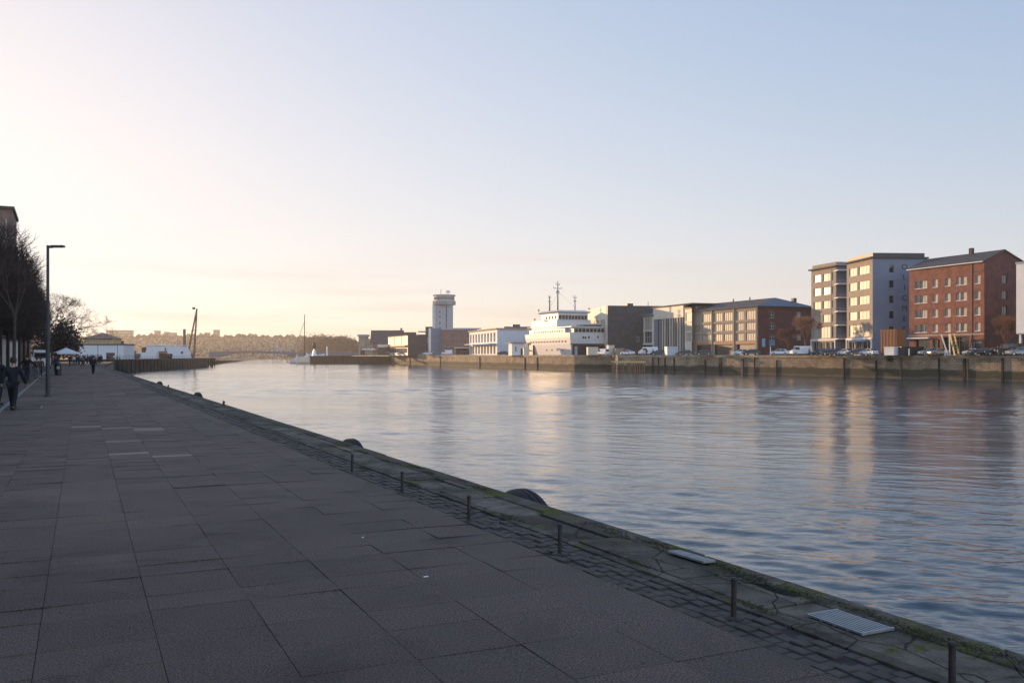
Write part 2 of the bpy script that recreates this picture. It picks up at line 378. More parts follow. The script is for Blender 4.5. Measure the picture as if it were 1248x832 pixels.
for px_, dd_ in PALE:
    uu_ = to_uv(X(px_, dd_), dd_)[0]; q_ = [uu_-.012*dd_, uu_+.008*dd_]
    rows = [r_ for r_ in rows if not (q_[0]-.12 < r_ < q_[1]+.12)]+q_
rows.sort()
for ci in range(-5, 10):
    v0 = -.26+W*ci-.003*0
    if v0+W < -6.5: continue
    i = 0
    while i < len(rows)-1:
        k = 2 if r2.random() < .05 and rows[min(i+1, len(rows)-1)]-rows[i] > .3 else 1
        j = min(i+k, len(rows)-1)
        base = 1+r2.gauss(0, .065)
        if r2.random() < .05: base *= r2.choice([1.22,.84,1.3])
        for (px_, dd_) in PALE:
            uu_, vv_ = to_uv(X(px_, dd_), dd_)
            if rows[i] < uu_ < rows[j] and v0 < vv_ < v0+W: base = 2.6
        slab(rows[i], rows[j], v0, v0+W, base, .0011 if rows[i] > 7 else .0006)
        i = j
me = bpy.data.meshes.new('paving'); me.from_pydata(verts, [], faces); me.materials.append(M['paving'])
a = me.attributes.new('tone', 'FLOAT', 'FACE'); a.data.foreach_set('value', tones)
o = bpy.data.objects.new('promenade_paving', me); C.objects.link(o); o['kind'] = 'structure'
# walking strip beyond the pale kerb line, and apron further along
def sheet(name, pts, z, m_):
    mb = MB(); mb.face([(p[0], p[1], z) for p in pts]); o = mb.build(name, m_, kind='structure')
    a = o.data.attributes.new('tone', 'FLOAT', 'FACE'); a.data.foreach_set('value', [1.0]*len(o.data.polygons)); return o
sheet('promenade_walk', [PV(-30,-6.5), PV(-30,-3.9), PV(175,-3.9-.0), PV(175,-9)], -.004, M['paving'])
sheet('promenade_apron', [PV(174,-9), PV(174,4.0), (-90.5,200), (-106,238), (-126,371), (-200,371), (-200,250)], -.004, M['paving'])
sheet('promenade_near', [PV(-30,-3.9), PV(-30,3.97), PV(1.48,3.97), PV(1.48,-3.9)], -.003, M['paving'])
mb = MB()
for k in range(0, 70):
    u0 = 24+k*2.0; mb.box(-1.98, -1.86, u0, u0+1.985, 0, .035, rz=UANG)
ks = mb.build('kerb_line', mat('pale_kerbstone', (.17,.165,.165), .75, .15, 2, bump=.003), kind='structure')

# edge strip: setts, kerb, worn concrete slabs with moss
def edge_concrete(name, moss):
    m, t, b, n_, l_ = node_mat(name)
    co = n_('ShaderNodeTexCoord')
    def noise(s, d=5, r=.6):
        q = n_('ShaderNodeTexNoise'); q.inputs['Scale'].default_value = s; q.inputs['Detail'].default_value = d; q.inputs['Roughness'].default_value = r; l_(co.outputs['Object'], q.inputs['Vector']); return q.outputs['Fac']
    def rng(s, a, b_, c, d):
        q = n_('ShaderNodeMapRange'); q.inputs['From Min'].default_value = a; q.inputs['From Max'].default_value = b_; q.inputs['To Min'].default_value = c; q.inputs['To Max'].default_value = d; l_(s, q.inputs['Value']); return q.outputs[0]
    def mix(f, a, b_):
        q = n_('ShaderNodeMix'); q.data_type = 'RGBA'; l_(f, q.inputs[0])
        for s, k in ((a, 6), (b_, 7)):
            if isinstance(s, tuple): q.inputs[k].default_value = (*s, 1)
            else: l_(s, q.inputs[k])
        return q.outputs[2]
    at = n_('ShaderNodeAttribute'); at.attribute_name = 'tone'
    c1 = mix(rng(noise(1.9, 8, .7), .38, .62, 0, 1), (.055,.042,.032), (.165,.135,.105))
    c2 = mix(rng(noise(60, 3), .55, .75, 0, .5), c1, (.24,.23,.22))
    q = n_('ShaderNodeMix'); q.data_type = 'RGBA'; q.blend_type = 'MULTIPLY'; q.inputs[0].default_value = 1; l_(c2, q.inputs[6]); l_(at.outputs['Fac'], q.inputs[7]); c2 = q.outputs[2]
    # cracks
    vo = n_('ShaderNodeTexVoronoi'); vo.feature = 'DISTANCE_TO_EDGE'; vo.inputs['Scale'].default_value = 1.6
    ds = n_('ShaderNodeMix'); ds.data_type = 'RGBA'; ds.inputs[0].default_value = .12
    nn = n_('ShaderNodeTexNoise'); nn.inputs['Scale'].default_value = 3; nn.inputs['Detail'].default_value = 4; l_(co.outputs['Object'], nn.inputs['Vector']); l_(co.outputs['Object'], ds.inputs[6]); l_(nn.outputs['Color'], ds.inputs[7]); l_(ds.outputs[2], vo.inputs['Vector'])
    ck = rng(vo.outputs['Distance'], 0, .012, 1, 0)
    c3 = mix(ck, c2, (.018,.016,.014))
    # moss in patches
    mo = rng(noise(1.3, 7, .68), .66-moss*.22, .72-moss*.22, 0, 1)
    mc = mix(rng(noise(25, 4), .35, .65, 0, 1), (.040,.042,.010), (.12,.115,.026))
    l_(mix(mo, c3, mc), b.inputs['Base Color']); b.inputs['Roughness'].default_value = .93; b.inputs['Specular IOR Level'].default_value = .2
    ad = n_('ShaderNodeMath'); ad.operation = 'SUBTRACT'; l_(noise(28, 6, .7), ad.inputs[0]); l_(ck, ad.inputs[1])
    bp = n_('ShaderNodeBump'); bp.inputs['Distance'].default_value = .012; l_(ad.outputs[0], bp.inputs['Height']); l_(bp.outputs[0], b.inputs['Normal'])
    return m
M['edge'] = edge_concrete('worn_edge_concrete', .45)
M['coping'] = edge_concrete('mossy_coping', .58)
M['setts'] = mat('dark_granite_sett', (.034,.0245,.020), .8, .3, 4, bump=.003, bscale=60, col2=(.076,.057,.047))
def toned(o, f):
    a = o.data.attributes.new('tone', 'FLOAT', 'FACE'); a.data.foreach_set('value', f); return o
mb = MB(); r3 = random.Random(11)
for k in range(4):
    u = 1.0+.05*k
    while u < 60:
        L_ = r3.uniform(.10,.155) if u < 26 else .3
        x0_ = 3.985+k*.1085; hz_ = r3.uniform(-.013,.007); s_ = r3.uniform(-.003,.003)
        mb.box(x0_+.004, x0_+.099+s_, u+.004, u+L_-.008, -.04, hz_, rz=UANG)
        u += L_
mb.build('sett_strip', M['setts'], kind='structure', bevel=.009)
mb = MB(); mb.box(3.98, 4.42, 60, 158, -.05, -.003, rz=UANG); mb.build('sett_strip_far', M['setts'], kind='structure')
mb = MB(); tn = []
u = .6
while u < 158:
    L_ = r3.uniform(.8,1.9); mb.box(4.42, 4.525, u, u+L_-.008, -.05, .010+r3.uniform(-.004,.006), rz=UANG); tn += [r3.uniform(.7,1.0)]*6; u += L_
toned(mb.build('edge_kerb', M['edge'], kind='structure', bevel=.006), tn)
mb = MB(); tn = []; u = .3
while u < 158:
    L_ = r3.uniform(.7,1.7)
    if r3.random() < .35:
        s_ = r3.uniform(.25,.45)
        for (a0, a1) in ((4.53, 4.53+s_), (4.54+s_, 5.0)):
            mb.box(a0, a1, u, u+L_-.015, -.1, .014+r3.uniform(-.012,.012), rz=UANG); tn += [r3.uniform(.6,1.35)]*6
    else:
        mb.box(4.53, 5.0, u, u+L_-.015, -.1, .014+r3.uniform(-.012,.010), rz=UANG); tn += [r3.uniform(.6,1.35)]*6
    u += L_
toned(mb.build('edge_slabs', M['edge'], kind='structure', bevel=.01), tn)
mb = MB(); tn = []; u = -1
while u < 158:
    L_ = r3.uniform(1.6,3.0); mb.box(5.005, 5.27+r3.uniform(-.01,.01), u, u+L_-.01, -.35, .02+r3.uniform(-.005,.006), rz=UANG); tn += [r3.uniform(.7,1.0)]*6; u += L_
toned(mb.build('quay_coping', M['coping'], kind='structure', bevel=.02), tn)
# curved stretch further on
def ribbon(name, pts, w0, w1, z0, z1, m_):
    mb = MB()
    L = []
    for i, p in enumerate(pts):
        a_ = pts[max(i-1, 0)]; b_ = pts[min(i+1, len(pts)-1)]; d = Vector((b_[0]-a_[0], b_[1]-a_[1])).normalized(); n = Vector((d.y, -d.x))
        L.append((p[0]+n.x*w0, p[1]+n.y*w0, p[0]+n.x*w1, p[1]+n.y*w1))
    for i in range(len(L)-1):
        a_, b_ = L[i], L[i+1]
        P = [(a_[0],a_[1]),(a_[2],a_[3]),(b_[2],b_[3]),(b_[0],b_[1])]
        n = len(mb.v); mb.v += [(*p, z0) for p in P]+[(*p, z1) for p in P]
        for f in ((0,3,2,1),(4,5,6,7),(0,1,5,4),(1,2,6,5),(2,3,7,6),(3,0,4,7)): mb.f.append(tuple(n+k for k in f)); mb.m.append(0)
    o = mb.build(name, m_, kind='structure'); toned(o, [.85]*len(o.data.polygons)); return o
p158 = PV(158.2, 5.0)
ribbon('quay_coping_bend', [p158, PV(164, 5.05), (-88.5,200), (-97,220), (-104,238)], -.9, .27, -.35, .03, M['coping'])
# near quay wall below the coping
M['quaystone'] = brick_mat('quay_masonry', (.22,.19,.16), (.15,.13,.11), (.08,.07,.06), .9, .45)
mb = MB()
wl = [PV(-30, 5.22), PV(158, 5.22), PV(164, 5.24), (-88.5,200), (-97,220), (-104,238)]
for a_, b_ in zip(wl, wl[1:]): mb.quad((b_[0],b_[1],-4.5), (a_[0],a_[1],-4.5), (a_[0],a_[1],-.012), (b_[0],b_[1],-.012))
mb.build('near_quay_wall', M['quaystone'], kind='structure')

# far quay wall: masonry with wet tide band
def far_wall_mat():
    m, t, b, n_, l_ = node_mat('far_quay_masonry')
    co = n_('ShaderNodeTexCoord'); sp = n_('ShaderNodeSeparateXYZ'); l_(co.outputs['Object'], sp.inputs[0])
    def noise(s, d=5, r=.6, st=None):
        q = n_('ShaderNodeTexNoise'); q.inputs['Scale'].default_value = s; q.inputs['Detail'].default_value = d; q.inputs['Roughness'].default_value = r
        if st:
            mp_ = n_('ShaderNodeMapping'); mp_.inputs['Scale'].default_value = st; l_(co.outputs['Object'], mp_.inputs[0]); l_(mp_.outputs[0], q.inputs['Vector'])
        else: l_(co.outputs['Object'], q.inputs['Vector'])
        return q.outputs['Fac']
    def rng(s, a, b_, c, d):
        q = n_('ShaderNodeMapRange'); q.inputs['From Min'].default_value = a; q.inputs['From Max'].default_value = b_; q.inputs['To Min'].default_value = c; q.inputs['To Max'].default_value = d; l_(s, q.inputs['Value']); return q.outputs[0]
    def mix(f, a, b_, mode='MIX'):
        q = n_('ShaderNodeMix'); q.data_type = 'RGBA'; q.blend_type = mode
        if isinstance(f, float): q.inputs[0].default_value = f
        else: l_(f, q.inputs[0])
        for s, k in ((a, 6), (b_, 7)):
            if isinstance(s, tuple): q.inputs[k].default_value = (*s, 1)
            else: l_(s, q.inputs[k])
        return q.outputs[2]
    ad = n_('ShaderNodeMath'); l_(sp.outputs[1], ad.inputs[0]); l_(sp.outputs[0], ad.inputs[1])
    cb = n_('ShaderNodeCombineXYZ'); l_(sp.outputs[1], cb.inputs[0]); l_(sp.outputs[2], cb.inputs[1])
    br = n_('ShaderNodeTexBrick'); br.inputs['Scale'].default_value = 1; br.inputs['Brick Width'].default_value = .9; br.inputs['Row Height'].default_value = .4; br.inputs['Mortar Size'].default_value = .03
    br.inputs['Color1'].default_value = (.40,.29,.18,1); br.inputs['Color2'].default_value = (.29,.21,.13,1); br.inputs['Mortar'].default_value = (.12,.1,.08,1); l_(cb.outputs[0], br.inputs['Vector'])
    c = mix(1.0, br.outputs['Color'], rng(noise(.35, 8, .7), .3, .7, .5, 1.5), 'MULTIPLY')
    c = mix(rng(noise(.5, 5, .6, (1,1,.2)), .55, .7, 0, .6), c, (.10,.085,.06))
    zz = n_('ShaderNodeMath'); zz.operation = 'ADD'; l_(sp.outputs[2], zz.inputs[0]); l_(rng(noise(.25, 4, .6, (1,1,.3)), 0, 1, -.7, .7), zz.inputs[1])
    c = mix(rng(zz.outputs[0], -.9, -1.3, 0, .92), c, (.04,.036,.018))
    c = mix(rng(zz.outputs[0], -2.5, -2.75, 0, .8), c, (.14,.12,.08))
    l_(c, b.inputs['Base Color']); b.inputs['Roughness'].default_value = .85
    bp = n_('ShaderNodeBump'); bp.inputs['Distance'].default_value = .06; l_(br.outputs['Fac'], bp.inputs['Height']); bp.invert = True; l_(bp.outputs[0], b.inputs['Normal'])
    return m
M['farwall'] = far_wall_mat()
mb = MB()
for a_, b_ in zip(FQ, FQ[1:]):
    L_ = math.hypot(b_[0]-a_[0], b_[1]-a_[1]); k = max(1, int(L_/6))
    for i in range(k):
        p = [a_[j]+(b_[j]-a_[j])*i/k for j in (0,1)]; q = [a_[j]+(b_[j]-a_[j])*(i+1)/k for j in (0,1)]
        mb.quad((q[0],q[1],-4.5),(p[0],p[1],-4.5),(p[0],p[1],1.18),(q[0],q[1],1.18))
mb.build('far_quay_wall', M['farwall'], kind='structure')
# coping course, proud of the wall
mb = MB()
M['farcope'] = mat('far_coping_stone', (.34,.27,.17), .85, .35, .5, bump=.01, bscale=3)
for a_, b_ in zip(FQ[:-2], FQ[1:-1]):
    d = Vector((b_[0]-a_[0], b_[1]-a_[1])); L_ = d.length; ang = math.atan2(d.y, d.x)
    k = max(1, round(L_/3.2))
    for i in range(k):
        mb.box(L_*i/k+.02, L_*(i+1)/k-.02, -.5, .16, 1.18, 1.716+rnd.uniform(-.02,.012), rz=ang, o=(a_[0], a_[1], 0))
mb.build('far_quay_coping', M['farcope'], kind='structure')
# ------------------------------------------------------------------ building tools
def wall_grid(mb, L, z0, z1, holes, depth, place):
    """wall rectangle (0..L, z0..z1) with real openings; place(s, z, d) -> 3-D, d = distance into the wall"""
    xs = sorted({0, L, *[a for h in holes for a in h[:2]]}); zs = sorted({z0, z1, *[a for h in holes for a in h[2:4]]})
    for i in range(len(xs)-1):
        for j in range(len(zs)-1):
            cx, cz = (xs[i]+xs[i+1])/2, (zs[j]+zs[j+1])/2
            if any(h[0] < cx < h[1] and h[2] < cz < h[3] for h in holes): continue
            mb.quad(place(xs[i], zs[j], 0), place(xs[i+1], zs[j], 0), place(xs[i+1], zs[j+1], 0), place(xs[i], zs[j+1], 0))
    for a, b_, c, d in [h[:4] for h in holes]:
        for p, q in (((a,c),(b_,c)),((b_,c),(b_,d)),((b_,d),(a,d)),((a,d),(a,c))):
            mb.quad(place(*p, 0), place(*p, depth), place(*q, depth), place(*q, 0))
def sides(L, Wd):
    """the four wall faces of a building box: lit front (y=0), near gable (x=L), back, far gable (x=0)"""
    return {'front': (L, lambda s, z, d: (s, d, z)), 'gable': (Wd, lambda s, z, d: (L-d, s, z)),
            'back': (L, lambda s, z, d: (L-s, Wd-d, z)), 'far': (Wd, lambda s, z, d: (d, Wd-s, z))}
_wcache = {}
def window(parent, side, place, rect, mf, mg, bars=1, transom=0, depth=.16, name='window'):
    a, b_, c, d = rect; wd, ht = b_-a, d-c
    key = (side, round(wd,2), round(ht,2), mf.name, mg.name, bars, transom, name)
    e = .002
    def mk():
        if side == 'front': return lambda s, z, q: (s, q, z)
        if side == 'gable': return lambda s, z, q: (-q, s, z)
        if side == 'back': return lambda s, z, q: (-s, -q, z)
        return lambda s, z, q: (q, -s, z)
    if key not in _wcache:
        pl = mk(); mb = MB(); fw = .07 if wd > .7 else .05
        def bar(s0, s1, z0, z1, q0=-.01, q1=.06):
            P = [pl(s, z, q) for s, z, q in ((s0,z0,q0),(s1,z0,q0),(s1,z0,q1),(s0,z0,q1),(s0,z1,q0),(s1,z1,q0),(s1,z1,q1),(s0,z1,q1))]
            n = len(mb.v); mb.v += P
            for f in ((0,3,2,1),(4,5,6,7),(0,1,5,4),(1,2,6,5),(2,3,7,6),(3,0,4,7)): mb.f.append(tuple(n+i for i in f)); mb.m.append(0)
        bar(e, fw, e, ht-e); bar(wd-fw, wd-e, e, ht-e); bar(fw, wd-fw, e, fw); bar(fw, wd-fw, ht-fw, ht-e)
        for i in range(1, bars+1): x = wd*i/(bars+1); bar(x-.03, x+.03, fw, ht-fw)
        if transom: bar(fw, wd-fw, ht*transom-.025, ht*transom+.025, -.005, .05)
        me1 = mb.mesh(name, mf)
        mb = MB(); mb.quad(pl(fw, fw, .04), pl(wd-fw, fw, .04), pl(wd-fw, ht-fw, .04), pl(fw, ht-fw, .04)); me2 = mb.mesh('pane', mg)
        _wcache[key] = (me1, me2)
    me1, me2 = _wcache[key]
    o = bpy.data.objects.new(name, me1); C.objects.link(o); o.parent = parent; o.location = place(a, c, depth)
    p = bpy.data.objects.new('pane', me2); C.objects.link(p); p.parent = o
    return o
def bld(name, label, near, far, cat='building', z0=1.7, group=None):
    """near / far = (px, D) of the lit facade's ends; origin at the far end, x towards the near end, y inwards"""
    nx, ny = X(*near), near[1]; fx, fy = X(*far), far[1]
    ang = math.atan2(ny-fy, nx-fx); L = math.hypot(nx-fx, ny-fy)
    return thing(name, label, cat, (fx, fy, z0), ang, group), L
def walls(t, L, Wd, H, front=(), gable=(), m=None, mats=None, back=(), far=(), depth=.16):
    sd_ = sides(L, Wd)
    for k, hs in (('front', front), ('gable', gable), ('back', back), ('far', far)):
        mb = MB(); wall_grid(mb, sd_[k][0], -.3, H, [h[:4] for h in hs], depth, sd_[k][1])
        mb.build('wall', (mats or {}).get(k, m), t)
    # dark room behind the openings
    mb = MB(); mb.box(.35, L-.35, .35, Wd-.35, 0, H-.3); mb.build('interior', M['black_paint'], t)
    return sd_

# ================================================================== right side of the far quay
# --- brick apartment house -------------------------------------------------
t, L = bld('brick_apartment_house', 'red brick five storey house with pitched dark roof and rows of small windows', (1199.6,176), (1108,194))
Wd = 10.2; EH = 18.38
rowz = [4.79+i*3.07 for i in range(4)]; wh = 1.6
fx = lambda p: None
def frac(px, near=(1199.6,176), far=(1108,194), L=L):
    # picture column -> distance along the facade
    a, b_ = Vector((X(*far), far[1])), Vector((X(*near), near[1])); k = (px-624)/F; d = b_-a
    s = (k*a.y-a.x)/(d.x-k*d.y); return s*L
cols = [(1115,1121,'p'),(1121.6,1130,'c'),(1137,1143,'c'),(1152,1158.5,'c'),(1165.5,1170.6,'c'),(1171.4,1178.5,'c'),(1188.5,1195,'c')]
holes = []
for z in rowz:
    for a, b_, k in cols: holes.append((frac(a), frac(b_), z, z+wh, k))
shop = [(frac(1116.5), frac(1133), .1, 3.3), (frac(1136.5), frac(1145.5), .1, 3.3), (frac(1149), frac(1181), .1, 3.7), (frac(1185.5), frac(1197), .1, 3.1)]
gw = [(4.6, 5.9, z, z+1.7) for z in rowz[1:]]
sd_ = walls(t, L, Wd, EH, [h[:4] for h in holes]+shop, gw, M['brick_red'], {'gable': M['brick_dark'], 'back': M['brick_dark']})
r4 = random.Random(5)
for i, h in enumerate(holes):
    row = rowz.index(h[2]); dark = h[4] == 'p' or (row < 2 and i % 7 == 1 and row == 0) or (row == 0 and i % 7 < 2)
    o = window(t, 'front', sd_['front'][1], h[:4], M['frame_w'], M['glass_g'] if dark else r4.choice([M['curtain'],M['curtain'],M['curtain'],M['curtain_grey']]), 1 if h[1]-h[0] > 1.5 else 0, .0)
    mb = MB(); mb.box(-.06, h[1]-h[0]+.06, -.24, .02, -.1, -.004); mb.build('sill', M['render_white'], o)
for h in gw: window(t, 'gable', sd_['gable'][1], h, M['frame_d'], M['glass_g'], 1)
for k, h in enumerate(shop): window(t, 'front', sd_['front'][1], h, M['yellow'] if k == 1 else M['render_white'] if k == 3 else M['frame_d'], M['glass_d'], [2,1,4,0][k], .8 if k != 1 else 0, .3, 'shop_window')
mb = MB(); ap = Wd/2; RH = EH+2.3
mb.face([(-.4,-.45,EH-.1),(L+.25,-.45,EH-.1),(L+.25,ap,RH),(-.4,ap,RH)]); mb.face([(-.4,Wd+.45,EH-.1),(-.4,ap,RH),(L+.25,ap,RH),(L+.25,Wd+.45,EH-.1)])
mb.face([(-.4,-.45,EH-.3),(L+.25,-.45,EH-.3),(L+.25,-.45,EH-.1),(-.4,-.45,EH-.1)])
o = mb.build('roof', M['roof'], t); sm = o.modifiers.new('t', 'SOLIDIFY'); sm.thickness = .22
c = MB().box(-.4,.4,-.3,.3,-.5,1.0).build('chimney', M['brick_char'], o, loc=(L*.62, ap-.5, RH))
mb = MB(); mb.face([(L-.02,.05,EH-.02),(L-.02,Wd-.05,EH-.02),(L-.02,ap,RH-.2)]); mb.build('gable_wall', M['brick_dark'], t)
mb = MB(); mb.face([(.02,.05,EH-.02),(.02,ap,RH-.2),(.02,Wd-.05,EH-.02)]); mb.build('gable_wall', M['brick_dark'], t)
MB().box(-.3, L+.05, -.5, -.42, EH-.34, -.16+EH).build('gutter', M['render_white'], t)
MB().box(-.05, L+.05, -.16, -.004, 3.95, 4.3).build('string_course', M['render_sand'], t)
MB().box(frac(1184.2), frac(1185), -.12, -.004, .3, EH-.4).build('downpipe', M['frame_d'], t)
MB().box(-.05, frac(1134), -.7, -.17, 3.45, 3.75).build('canopy', M['render_white'], t)
brick_house = t
# yellow timber stair leaning in front of the shopfront
t = thing('timber_staircase', 'pale yellow open timber staircase leaning in front of the brick house shopfront', 'staircase', (X(1164.5,173.5), 173.5, 1.7), R(100))
for s in (0, .9):
    mb = MB(); P = [(-1.3,0),( -.9,0),(.55,4.15),(.15,4.15)]
    n = len(mb.v); mb.v += [(x, s, z) for x, z in P]+[(x, s+.09, z) for x, z in P]
    for f in ((0,1,2,3),(7,6,5,4),(0,4,5,1),(1,5,6,2),(2,6,7,3),(3,7,4,0)): mb.f.append(f); mb.m.append(0)
    mb.build('stringer', M['yellow'], t)
for i in range(7):
    f = (i+.6)/7.2; mb = MB(); mb.box(-.22,.26,.09,.9,-.04,.04); o = mb.build('step', M['yellow'], t, loc=(-1.1+1.45*f, 0, 4.15*f))
for k, (px, lean, m_) in enumerate([(1152.5,-1.3,'render_white'),(1158,-.15,'render_white'),(1180.5,.7,'rust')]):
    mb = MB(); mb.tube((lean,0,4.0),(0,0,0),.13,.13,4)
    tag(mb.build('leaning_board', M[m_], None, loc=(X(px+(lean<-1)*3,174), 174, 1.7)),
        ['long pale board leaning steeply left of the yellow staircase','nearly upright pale board just left of the yellow staircase','rusty brown beam leaning right of the yellow staircase'][k], 'board')
# --- darker house behind it -------------------------------------------------
t, L = bld('brick_gabled_house', 'dark brick house whose black roof slope rises behind the red brick house', (1262,196), (1233,215))
walls(t, L, 14, 18.5, (), (), M['brick_dark'])
mb = MB(); mb.face([(-.3,-.4,18.4),(L+.3,-.4,18.4),(L+.3,7,24.5),(-.3,7,24.5)]); mb.face([(-.3,14.4,18.4),(-.3,7,24.5),(L+.3,7,24.5),(L+.3,14.4,18.4)]); o = mb.build('roof', M['roof'], t); o.modifiers.new('t','SOLIDIFY').thickness = .2
mb = MB(); mb.face([(L,0,18.5),(L,14,18.5),(L,7,24.3)]); mb.face([(0,0,18.5),(0,7,24.3),(0,14,18.5)]); mb.build('gable_wall', M['brick_dark'], t)
# --- white house at the right border ---------------------------------------
t, L = bld('white_apartment_house', 'white rendered house at the right border, its upper floors overhanging a recessed base', (1372,148), (1238.5,166))
hs = []
for i in range(4):
    for k in range(4): hs.append((1.7+k*5.2, 3.6+k*5.2, 5.6+i*3.0, 7.5+i*3.0))
fl = sides(L, 11)
for k, hh in (('front', hs), ('gable', ()), ('back', ()), ('far', ())):
    mb = MB(); wall_grid(mb, fl[k][0], 4.05, 16.6, [h for h in hh], .18, fl[k][1]); mb.build('wall', M['render_white'], t)
for h in hs: window(t, 'front', fl['front'][1], h, M['frame_d'], M['glass_d'], 1)
MB().box(-.1, L+.1, -.1, 11.1, 16.6, 16.95).build('roof', M['render_grey'], t)
MB().box(.02, L-.02, .02, 10.98, 3.85, 4.05).build('soffit', M['render_grey'], t)
mb = MB(); mb.box(1.6, L-.5, 1.8, 10.5, -.2, 3.85); mb.build('base_wall', M['render_grey'], t)
for k in range(5): MB().box(-.18,.18,-.18,.18,-.2,3.85).build('column', M['render_white'], t, loc=(.5+k*5.4, .5, 0))

# --- grey and sand apartment block ------------------------------------------
for nm, near, far, HH, lab, wp in (('r', (1063.6,202), (1032,215), 22.0, 'taller right slab of the sand coloured apartment block, blue grey side wall with vertical lettering', 12.5),
                               ('l', (1019,219), (988.7,230), 21.75, 'lower left slab of the sand coloured apartment block, beside the open balconies', 11)):
    t, L = bld('apartment_slab', lab, near, far)
    fl = (HH-.9-4.1)/5
    hs = []
    for i in range(5):
        z = 4.55+fl*(4-i)-.0
        zz = 4.5+fl*i
        hgt = 2.0 if i else 2.45
        if i == 0: hs += [(L*.10, L*.90, zz-.25, zz+hgt)]
        elif i == 1 and 0: pass
        else: hs += [(L*.10, L*.40, zz+.25, zz+2.1), (L*.47, L*.88, zz+.25, zz+2.1)]
    shop = [(L*.08, L*.30, .1, 3.2), (L*.36, L*.56, .1, 3.2), (L*.62, L*.94, .1, 3.2)]
    gw = []
    if nm == 'r':
        for i in range(5): zz = 4.5+fl*i; gw.append((3.8, 4.8, zz+.3, zz+1.9))
    sd_ = walls(t, L, wp, HH-.5, hs+shop, gw, M['render_sand'], {'gable': M['render_blue'], 'back': M['render_blue'], 'far': M['render_sand']})
    for h in hs: window(t, 'front', sd_['front'][1], h, M['frame_w'], r4.choice([M['curtain'],M['curtain'],M['curtain_grey']]), 5 if h[1]-h[0] > 8 else 2 if h[1]-h[0] > 5 else 1)
    for h in gw: window(t, 'gable', sd_['gable'][1], h, M['frame_d'], M['glass_d'], 0, .5)
    for h in shop: window(t, 'front', sd_['front'][1], h, M['render_white'], M['glass_d'], 1, 0, .2, 'shop_window')
    MB().box(-.5, L+.3, -.6, wp+.3, HH-.5, HH-.15).build('roof', M['roof'], t)
    MB().box(.2, L-.3, .2, wp-.4, HH-.147, HH+.75).build('parapet', M['frame_d'] if nm == 'r' else M['render_sand'], t)
    MB().box(-.02, L+.02, -.25, -.004, 3.5, 4.0).build('fascia', M['render_white'], t)
    for x in (-.0, L*.96): MB().box(0,.3,-.24,-.004,-.2,3.49).build('pilaster', M['render_white'], t, loc=(x,0,0))
    if nm == 'r':
        MB().box(L*.3, L*.75, -1.2, -.26, 3.1, 3.35).build('awning', M['awning_b'], t)
        for i, ch in enumerate('OLICMEK'):
            cu = bpy.data.curves.new('letter', 'FONT'); cu.body = ch; cu.size = 1.7; cu.align_x = 'CENTER'; cu.extrude = .03; cu.materials.append(M['frame_d'])
            o = bpy.data.objects.new('letter', cu); C.objects.link(o); bpy.context.view_layer.update()
            me = bpy.data.meshes.new_from_object(o.evaluated_get(bpy.context.evaluated_depsgraph_get())); bpy.data.objects.remove(o)
            o = bpy.data.objects.new('letter', me); C.objects.link(o); o.parent = t
            o.rotation_euler = (R(90), 0, R(90)); o.location = (L+.04, 7.3, HH-2.9-i*2.3)
        slab_r = (X(*far), far[1])
# open balcony stack between the two slabs
t = thing('balcony_stack', 'dark recess with thin pale balcony decks between the two sand coloured slabs', 'balconies', (X(1019.5,218.6), 218.6, 1.7), R(-2))
MB().box(-.5, 3.4, 2.2, 3.2, 0, 20.8).build('back_wall', M['render_blue'], t)
for i in range(6):
    MB().box(-.2,3.0,-1.6,2.19,-.12,.12).build('deck', M['render_white'], t, loc=(0,0,3.9+i*3.28))
    if i < 5:
        mb = MB()
        for x in [k*.25 for k in range(12)]: mb.box(x, x+.04, -1.55,-1.51,.12,1.1)
        mb.box(-.2,2.95,-1.56,-1.5,1.1,1.16); mb.build('railing', M['frame_d'], t, loc=(0,0,3.9+i*3.28))
MB().box(2.6,3.1,-2.2,-1.61,0,20.6).build('fin_wall', M['render_sand'], t)

# --- long low flats ----------------------------------------------------------
near, far = (924,240), (844,270)
t, L = bld('long_brick_flats', 'long low building with glazed golden front, brown panels and dark red end wall', near, far)
EH = 13.0; Wd = 17.5
def fr2(px): return frac(px, near, far, L)
hs = []; grp = [(846,853.5),(856,866.5),(870,880),(882,892.5),(897,906),(909,920.5)]
for zi, (z0, z1) in enumerate(((3.9,5.9),(6.7,8.7),(9.5,11.9))):
    for a, b_ in grp: hs.append((fr2(a), fr2(b_), z0, z1))
shop = [(fr2(849), fr2(867), .1, 2.9), (fr2(871), fr2(892), .1, 2.9), (fr2(898), fr2(920), .1, 2.9)]
gw = [(3.5, 5.2, 4.0, 5.7), (3.5, 5.2, 6.9, 8.6), (3.5, 5.2, 9.8, 11.5), (12.2, 13.8, 6.9, 8.7), (12.2, 13.8, 9.7, 11.6), (12.2, 13.8, 4.0, 5.8)]
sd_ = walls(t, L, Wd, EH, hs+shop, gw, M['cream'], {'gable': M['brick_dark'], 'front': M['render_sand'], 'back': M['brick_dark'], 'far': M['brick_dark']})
for h in hs: window(t, 'front', sd_['front'][1], h, M['render_sand'], r4.choice([M['curtain'],M['curtain'],M['curtain'],M['curtain_grey']]), 3 if h[1]-h[0] > 3 else 2, 0, .12)
for h in shop: window(t, 'front', sd_['front'][1], h, M['frame_d'], M['glass_d'], 4, .75, .4, 'shop_window')
for h in gw: window(t, 'gable', sd_['gable'][1], h, M['frame_w'], M['glass_g'], 1, .5)
for px in (844.6, 868.2, 895, 922.6): MB().box(-.25,.25,-.3,-.004,-.2,EH).build('pilaster', M['render_sand'], t, loc=(fr2(px),0,0))
